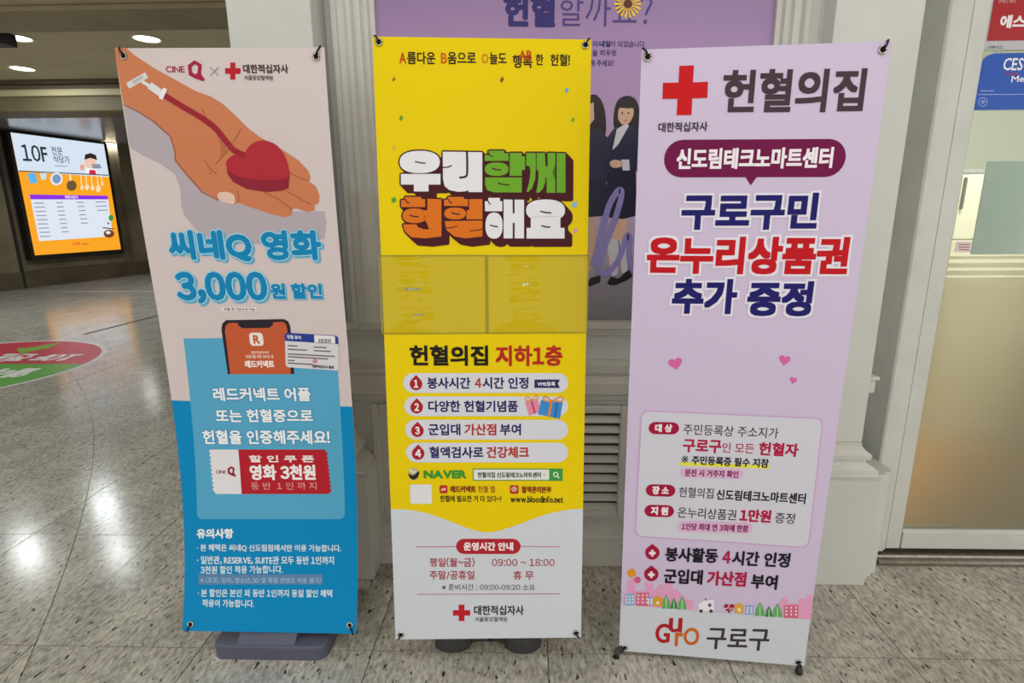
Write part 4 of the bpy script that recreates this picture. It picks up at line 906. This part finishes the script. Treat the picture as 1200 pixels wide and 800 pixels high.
B.poly([(30, 270), (40, 185), (60, 166), (80, 180), (92, 215), (94, 270), (80, 285)], HR, 2, 'hair_print', 4); B.poly([(40, 300), (52, 270), (80, 262), (98, 285), (106, 330), (100, 395), (92, 420), (40, 420)], '#262845', 3, 'blazer_print'); B.poly([(40, 400), (96, 415), (94, 500), (40, 505)], NV, 4, 'skirt_print')
B.poly([(44, 500), (62, 500), (66, 570), (60, 640), (44, 660)], '#c9a890', 3, 'leg_print'); B.poly([(40, 690), (52, 672), (80, 664), (78, 684), (50, 696)], '#1a1718', 4, 'shoe_print'); B.poly([(46, 195), (60, 188), (62, 235), (50, 250), (44, 250)], SK, 4, 'face_print')
B.stroke([(58, 640), (80, 560), (100, 480), (122, 438), (136, 430), (134, 460), (112, 530), (86, 600), (76, 650), (96, 660), (130, 620), (150, 560), (160, 560), (158, 610), (170, 650), (200, 640)], 17, '#8f86c4', 9, 'script_stroke', 4, w2=14)

# ================================================================== LOUVRED VENT
VX0, VX1, VZ0, VZ1 = -.235, .372, .243, .672
vent = empty('vent_grille', ((VX0+VX1)/2, WB, VZ0)); tag(vent, 'cream louvred vent grille low in the wall between yellow and lavender banners', 'vent')
box('backing', VX0, VX1, WB-.004, WB-.001, VZ0, VZ1, mat('#3a352d', .8), vent)
for nm, x0, x1, z0, z1 in (('frame', VX1, VX1+.032, VZ0-.03, VZ1+.03), ('frame', VX0-.032, VX0, VZ0-.03, VZ1+.03), ('frame', VX0, VX1, VZ1, VZ1+.03), ('frame', VX0, VX1, VZ0-.03, VZ0)): box(nm, x0, x1, WB-.03, WB, z0, z1, TRIMW, vent, .004)
ns = 10; pit = (VZ1-VZ0)/ns; sl = None
for k in range(ns):
    z = VZ0+pit*(k+.12)
    pr_ = [(WB-.028, z), (WB-.026, z-.004), (WB-.006, z+pit*.42), (WB-.006, z+pit*.50), (WB-.009, z+pit*.50)]
    if sl is None: sl = prism('slat', pr_, 'x', VX0, VX1, TRIMW, vent); sl0 = z
    else:
        o = sl.copy(); COL.objects.link(o); o.parent = vent; o.location = (0, 0, z-sl0)

# ================================================================== DOOR STICKERS AND ROOM CONTENTS
def sticker(name, label, quad, col, cat='sticker', thick=.0008):
    G = Plane((0, YD+.015, 0), (1, 0, 0), (0, 0, -1), 1, 1); c = [G.inv(*p) for p in quad]
    x0 = (c[0][0]+c[3][0])/2; x1 = (c[1][0]+c[2][0])/2; z1 = -(c[0][1]+c[1][1])/2; z0 = -(c[2][1]+c[3][1])/2
    root = empty(name, ((x0+x1)/2, YD+.015, z0)); tag(root, label, cat)
    return root, x0, x1, z0, z1
root, x0, x1, z0, z1 = sticker('window_sticker', 'blue pest control membership sticker with white lettering on the door glass', [(1149, 62), (1230, 62), (1215, 128.5), (1143, 128.5)], 0)
def rsheet(name, x0, x1, z0, z1, r, col, parent, corners=(1, 1, 1, 1), y=YD+.0155):
    out = []
    for (cx, cz, a0), on in zip(((x1-r, z1-r, 0), (x0+r, z1-r, PI/2), (x0+r, z0+r, PI), (x1-r, z0+r, 1.5*PI)), corners):
        if on:
            for k in range(7): a = a0+PI/2*k/6; out.append((cx+r*math.cos(a), cz+r*math.sin(a)))
        else: out.append((cx+(r if a0 in (0, 1.5*PI) else -r), cz+(r if a0 in (0, PI/2) else -r)))
    return prism(name, out, 'y', y, y+.002, mat(col, .35), parent)
bs = rsheet('sticker_sheet', x0, x0+.30, z0, z1, .045, '#1450b4', root, (0, 1, 0, 1))
SP = Plane((0, YD+.0155, 0), (1, 0, 0), (0, 0, -1), 1, 1); SP.setup(bs, lambda h: mat(h, .35)); B = SP; B.crop(1100, 0, 5.714)
B.text('CESCO', 432, 430, 690, 430, 84, '#e8ecf4', .02, 2); B.text('Members', 486, 530, 760, 520, 44, '#e8ecf4', .02, 2); B.text('Family', 444, 496, 530, 496, 22, '#b02a50', .03, 2); B.text('Special Care', 282, 609, 370, 609, 13, '#c0d0f0', .02, 2); B.stroke([(262, 633), (900, 630)], 3, '#c0d0f0', 1, 'rule_line')
B.stroke([(295+28*math.cos(t), 683+29*math.sin(t)) for t in [2*PI*k/24 for k in range(24)]], 3, '#c0d0f0', 1, 'ring_mark', closed=True); B.text('33', 284, 682, 307, 682, 20, '#c0d0f0', .03, 2)
root, x0, x1, z0, z1 = sticker('window_sign', 'red security company sign with white lettering at the top of the door glass', [(1164, -30), (1240, -30), (1230, 58), (1158, 58)], 0)
rs_ = rsheet('sign_backing', x0, x0+.28, z0, z1, .004, '#b9b9c0', root)
zr = -GP.inv(1170, 48)[1]
r2_ = box('sign_field', x0+.004, x0+.276, YD+.0140, YD+.0153, zr, z1-.004, mat('#a50f20', .35), root)
SP = Plane((0, YD+.0139, 0), (1, 0, 0), (0, 0, -1), 1, 1); SP.setup(r2_, lambda h: mat(h, .35)); B = SP; B.crop(1100, 0, 5.714)
B.text('에스원', 410, 145, 660, 145, 90, '#ece4e8', .05, 2); B.text('안테나 보안', 400, 8, 516, 8, 26, '#d9a0a8', .02, 2)
SP = Plane((0, YD+.0150, 0), (1, 0, 0), (0, 0, -1), 1, 1); SP.setup(rs_, lambda h: mat(h, .35)); B = SP; B.crop(1100, 0, 5.714); B.text('1588-3112', 330, 315, 430, 315, 18, '#55555c', .02, 2)
root, x0, x1, z0, z1 = sticker('paper_notice', 'small pale pink paper notice at the lower left of the clear door glass', [(1121, 282), (1139, 283), (1138, 296), (1120, 295)], 0, 'notice')
pn = rsheet('notice_sheet', x0, x1, z0, z1, .002, '#e0cfcc', root); SP = Plane((0, YD+.0153, 0), (1, 0, 0), (0, 0, -1), 1, 1); SP.setup(pn, lambda h: mat(h, .4)); B = SP; B.crop()
for y in (286, 289, 292): B.stroke([(1123, y), (1136, y+.6)], 1.0, '#8a5a5c', 1, 'small_print_line')
# teal panel fixed to the inside of the glass, with pale scalloped edge marks
YT = YD+.0265
def ip(x, y, Y=YT): return wy(x, y, Y)
a = ip(1158, 188); b_ = ip(1141, 295)
tb = empty('glass_board', (a[0]+.4, YT, b_[2])); tag(tb, 'teal panel with pale scalloped edge fixed to the inside of the door glass', 'panel')
bz0 = b_[2]-.01
gb = box('board_panel', a[0], a[0]+.8, YT, YT+.008, bz0, a[2], mat('#a3bcb0', .25), tb, .002)
SP = Plane((0, YT, 0), (1, 0, 0), (0, 0, -1), 1, 1); SP.setup(gb, lambda h: mat(h, .35)); B = SP; B.crop(1040, 100, 3.333)
for x, y, rx, ry in ((398, 350, 16, 34), (376, 412, 8, 10), (374, 470, 12, 22), (366, 512, 7, 9), (362, 575, 22, 52), (420, 306, 10, 12)): B.disc(x, y, rx, '#c4d2c6', 1, 'edge_mark', ry)
# cream cabinet behind
YC = 3.4
a = wy(1126, 203, YC); b2_ = wy(1160, 203, YC)
cb = empty('cabinet', (a[0]+.3, YC, 0)); tag(cb, 'cream cabinet with grey top rail and dark handle behind the glass door', 'cabinet')
box('cabinet_body', a[0], a[0]+.7, YC, YC+.40, .012, a[2], mat('#dbd8bc', .5), cb, .004)
box('cabinet_top', a[0]-.01, a[0]+.71, YC-.01, YC+.41, a[2], a[2]+.02, mat('#9aa2a4', .4, .4), cb, .003)
zc = wy(1125, 280, YC)[2]
box('cabinet_door', a[0]+.005, a[0]+.35, YC-.015, YC, zc, a[2]-.01, mat('#e0ddc4', .5), cb, .003)
box('handle', a[0]+.012, a[0]+.026, YC-.03, YC-.015, wy(1125, 245, YC)[2], wy(1125, 208, YC)[2], mat('#55534a', .4), cb, .003)
box('drawer_front', a[0]+.005, a[0]+.35, YC-.015, YC, zc-.3, zc-.008, mat('#e0ddc4', .5), cb, .003)

# ================================================================== LIGHTBOX SIGN
DL = 15.5
def dirn(x, y): d = ray(x, y); return d
LO = 0.02
lbx = lw_box('lightbox_frame', -.09, 2.07, -.15, LO-.004, .56, 3.125, mat('#26231f', .4)); 
lroot = empty('lightbox_sign', lw_pt(1.0, 0, .56)); tag(lroot, 'backlit floor guide sign reading 10F with orange lower half on the hall wall', 'sign')
lbx.name = 'housing'; lbx.parent = lroot; rel(lbx, lbx.data)
o_ = np.array(lw_pt(0, LO, 3.2)); LP = Plane(o_, (ld[0], ld[1], 0), (0, 0, -1), 2, 2.6)
cs = [LP.inv(*p) for p in ((14, 156.5), (122, 168), (141, 291), (40, 300.5))]
la, lb_, lt, lbm = (cs[0][0]+cs[3][0])/2, (cs[1][0]+cs[2][0])/2, (cs[0][1]+cs[1][1])/2, (cs[2][1]+cs[3][1])/2
print('lightbox', la, lb_, lt, lbm)
def em(h): return mat(h, emit=2.6)
vsn = [LP.to3d(p, q, e) for e in (-.003, 0) for p, q in ((la, lt), (lb_, lt), (lb_, lbm), (la, lbm))]
scr = put('screen', mesh('screen', vsn, [(0, 1, 2, 3), (4, 5, 6, 7), (0, 1, 5, 4), (1, 2, 6, 5), (2, 3, 7, 6), (3, 0, 4, 7)]), em('#fba61a'), lroot); scr['label'] = 'glowing orange and white screen'
LP.setup(scr, em); B = LP; LAY0, LAYD = .002, .002
B.crop(0, 130, 4.211)
hy = B.ab((320, 312))[1]
B.poly([(la, lt), (lb_, lt), (lb_, hy), (la, hy)], '#d6e4f2', 0, 'white_field', conv=False)
B.text('10F', 105, 205, 232, 212, 82, '#28303c', .02, 2); B.text('전문', 252, 194, 307, 198, 38, '#28303c', .01, 2); B.text('식당가', 262, 236, 342, 242, 38, '#28303c', .01, 2); B.stroke([(268, 270), (330, 273)], 6, '#b4a8d0', 1, 'small_print_line')
B.stroke([(92, 296), (535, 317)], 5, '#3a3a42', 1, 'utensil_rail')
B.poly([(133, 310), (172, 305), (184, 352), (150, 360)], '#58b4f0', 2, 'cup_print'); B.poly([(195, 308), (228, 305), (226, 338), (204, 340)], '#bfe0f4', 2, 'cup_print'); B.disc(278, 335, 30, '#e6ecf4', 2, 'plate_print', 32); B.disc(278, 335, 21, '#7a98c0', 3, 'plate_print', 23); B.disc(352, 368, 25, '#6a5432', 2, 'pan_print', 26); B.stroke([(345, 312), (348, 345)], 8, '#f4ecd8', 2, 'pan_handle_print')
for x, y, r in ((403, 378, 8), (428, 376, 10), (455, 380, 9), (484, 383, 12), (504, 360, 6)): B.stroke([(x-6, 316), (x, y)], 5, '#f6e0b4', 2, 'ladle_handle_print'); B.disc(x, y, r, '#f6e0b4', 3, 'ladle_print', r*1.5)
B.poly([(145, 412), (530, 418), (533, 436), (150, 436)], '#8a2be0', 2, 'list_header'); B.text('전문식당가', 318, 424, 384, 426, 14, '#f2e8fa', .04, 3)
B.poly([(150, 436), (533, 436), (556, 618), (192, 642)], '#dfe6f2', 2, 'list_panel')
for c_, (x, n) in enumerate(((165, 9), (275, 8), (378, 6), (470, 3))):
    for r in range(n): y = 455+r*20.5-c_*2; xx = x+r*4; B.stroke([(xx, y), (xx+(34 if (r*3+c_) % 3 else 52), y-1)], 5, '#8f96a6', 3, 'list_line')
B.disc(445, 250, 30, '#f0c4b0', 3, 'face_print', 34); B.poly([(415, 240), (418, 215), (445, 207), (472, 218), (478, 242), (445, 232)], '#2a2226', 4, 'hair_print'); B.poly([(425, 280), (470, 284), (478, 312), (420, 308)], '#f2f4f8', 3, 'apron_print'); B.poly([(440, 290), (468, 292), (474, 313), (438, 310)], '#d81f4a', 4, 'apron_print'); B.disc(404, 278, 12, '#e8a890', 3, 'fist_print', 16); B.poly([(450, 262), (490, 262), (500, 282), (456, 285)], '#8894a8', 5, 'pot_print')
B.disc(536, 605, 26, '#6a3a2a', 4, 'bowl_print', 20); B.disc(532, 600, 12, '#f2e6d8', 5, 'bowl_rice_print', 8); B.stroke([(505, 575), (560, 582)], 5, '#2a2226', 5, 'chopstick_print'); B.disc(546, 527, 12, '#2f9a44', 4, 'leaf_print', 15); B.disc(533, 554, 5, '#7a2a5a', 4, 'berry_print')
B.text('10F', 358, 655, 395, 654, 14, '#d82a3a', .04, 2); B.stroke([(400, 655), (438, 656)], 5, '#c06a2a', 2, 'small_print_line')

# ================================================================== FLOOR STICKER
LAY0, LAYD = .0006, .0006
SCX, SCY, SR = -5.659, 5.072, 1.249
fs_ = empty('floor_sticker', (SCX, SCY, 0)); tag(fs_, 'round red and green wayfinding sticker with white rim on the hall floor', 'floor sticker')
def fdisc(name, r0, half, col, z, parent=fs_):
    n = 48; pts = []
    rng = {0: range(n), 1: range(n//2+1), -1: range(n//2, n+1)}[half]
    pts = [(SCX+r0*math.cos(2*PI*k/n), SCY+r0*math.sin(2*PI*k/n)) for k in rng]
    return prism(name, pts, 'z', z, z+.0006, mat(col, .35), parent)
base_ = fdisc('white_rim', SR, 0, '#d6d4d0', .0002)
FP = Plane((SCX-SR, SCY+SR, .0008), (1, 0, 0), (0, -1, 0), 2*SR, 2*SR); FP.setup(base_, lambda h: mat(h, .35)); FP.n = np.array([0, 0, 1.0]); B = FP
spl = SCY+SR-fl(60, 426.5)[1]
rin = SR-.05; n = 60
ccx, ccy = SR, SR
up_ = []; dn_ = []
th = math.asin((SR-spl)/rin)
for k in range(n+1):
    t = th+(PI-2*th)*k/n; up_.append((ccx+rin*math.cos(t), ccy-rin*math.sin(t)))
    t2 = PI-th+(PI+2*th)*k/n; dn_.append((ccx+rin*math.cos(t2), ccy-rin*math.sin(t2)))
B.poly(up_, '#c02c44', 1, 'red_half', conv=False); B.poly(dn_, '#58a83a', 1, 'green_half', conv=False)
# lettering and arrow face the other way
def ftext(s, cx, cy, w, h, col, wt):
    vs, fs, x0, x1, y0, y1 = text_flat(s); V = [(cx-((x-x0)/(x1-x0)-.5)*w, cy+((y-y0)/(y1-y0)-.5)*h) for x, y in vs]
    B.build('lettering', V, fs, col, 3, stamps=ring(wt*h))
p = B.inv(40, 419); ftext('10F 전문식당가', p[0]-.35, p[1], 1.55, .3, '#e6e0e0', .05)
p = B.inv(0, 437); ftext('엘리베이터', p[0]-.2, p[1], 1.0, .3, '#e6e8e0', .05)
B.crop(0, 300, 4.445); B.poly([(85, 490), (100, 478), (130, 480), (220, 465), (330, 448), (250, 480), (150, 500), (115, 510)], '#7aa83a', 2, 'arrow_mark')
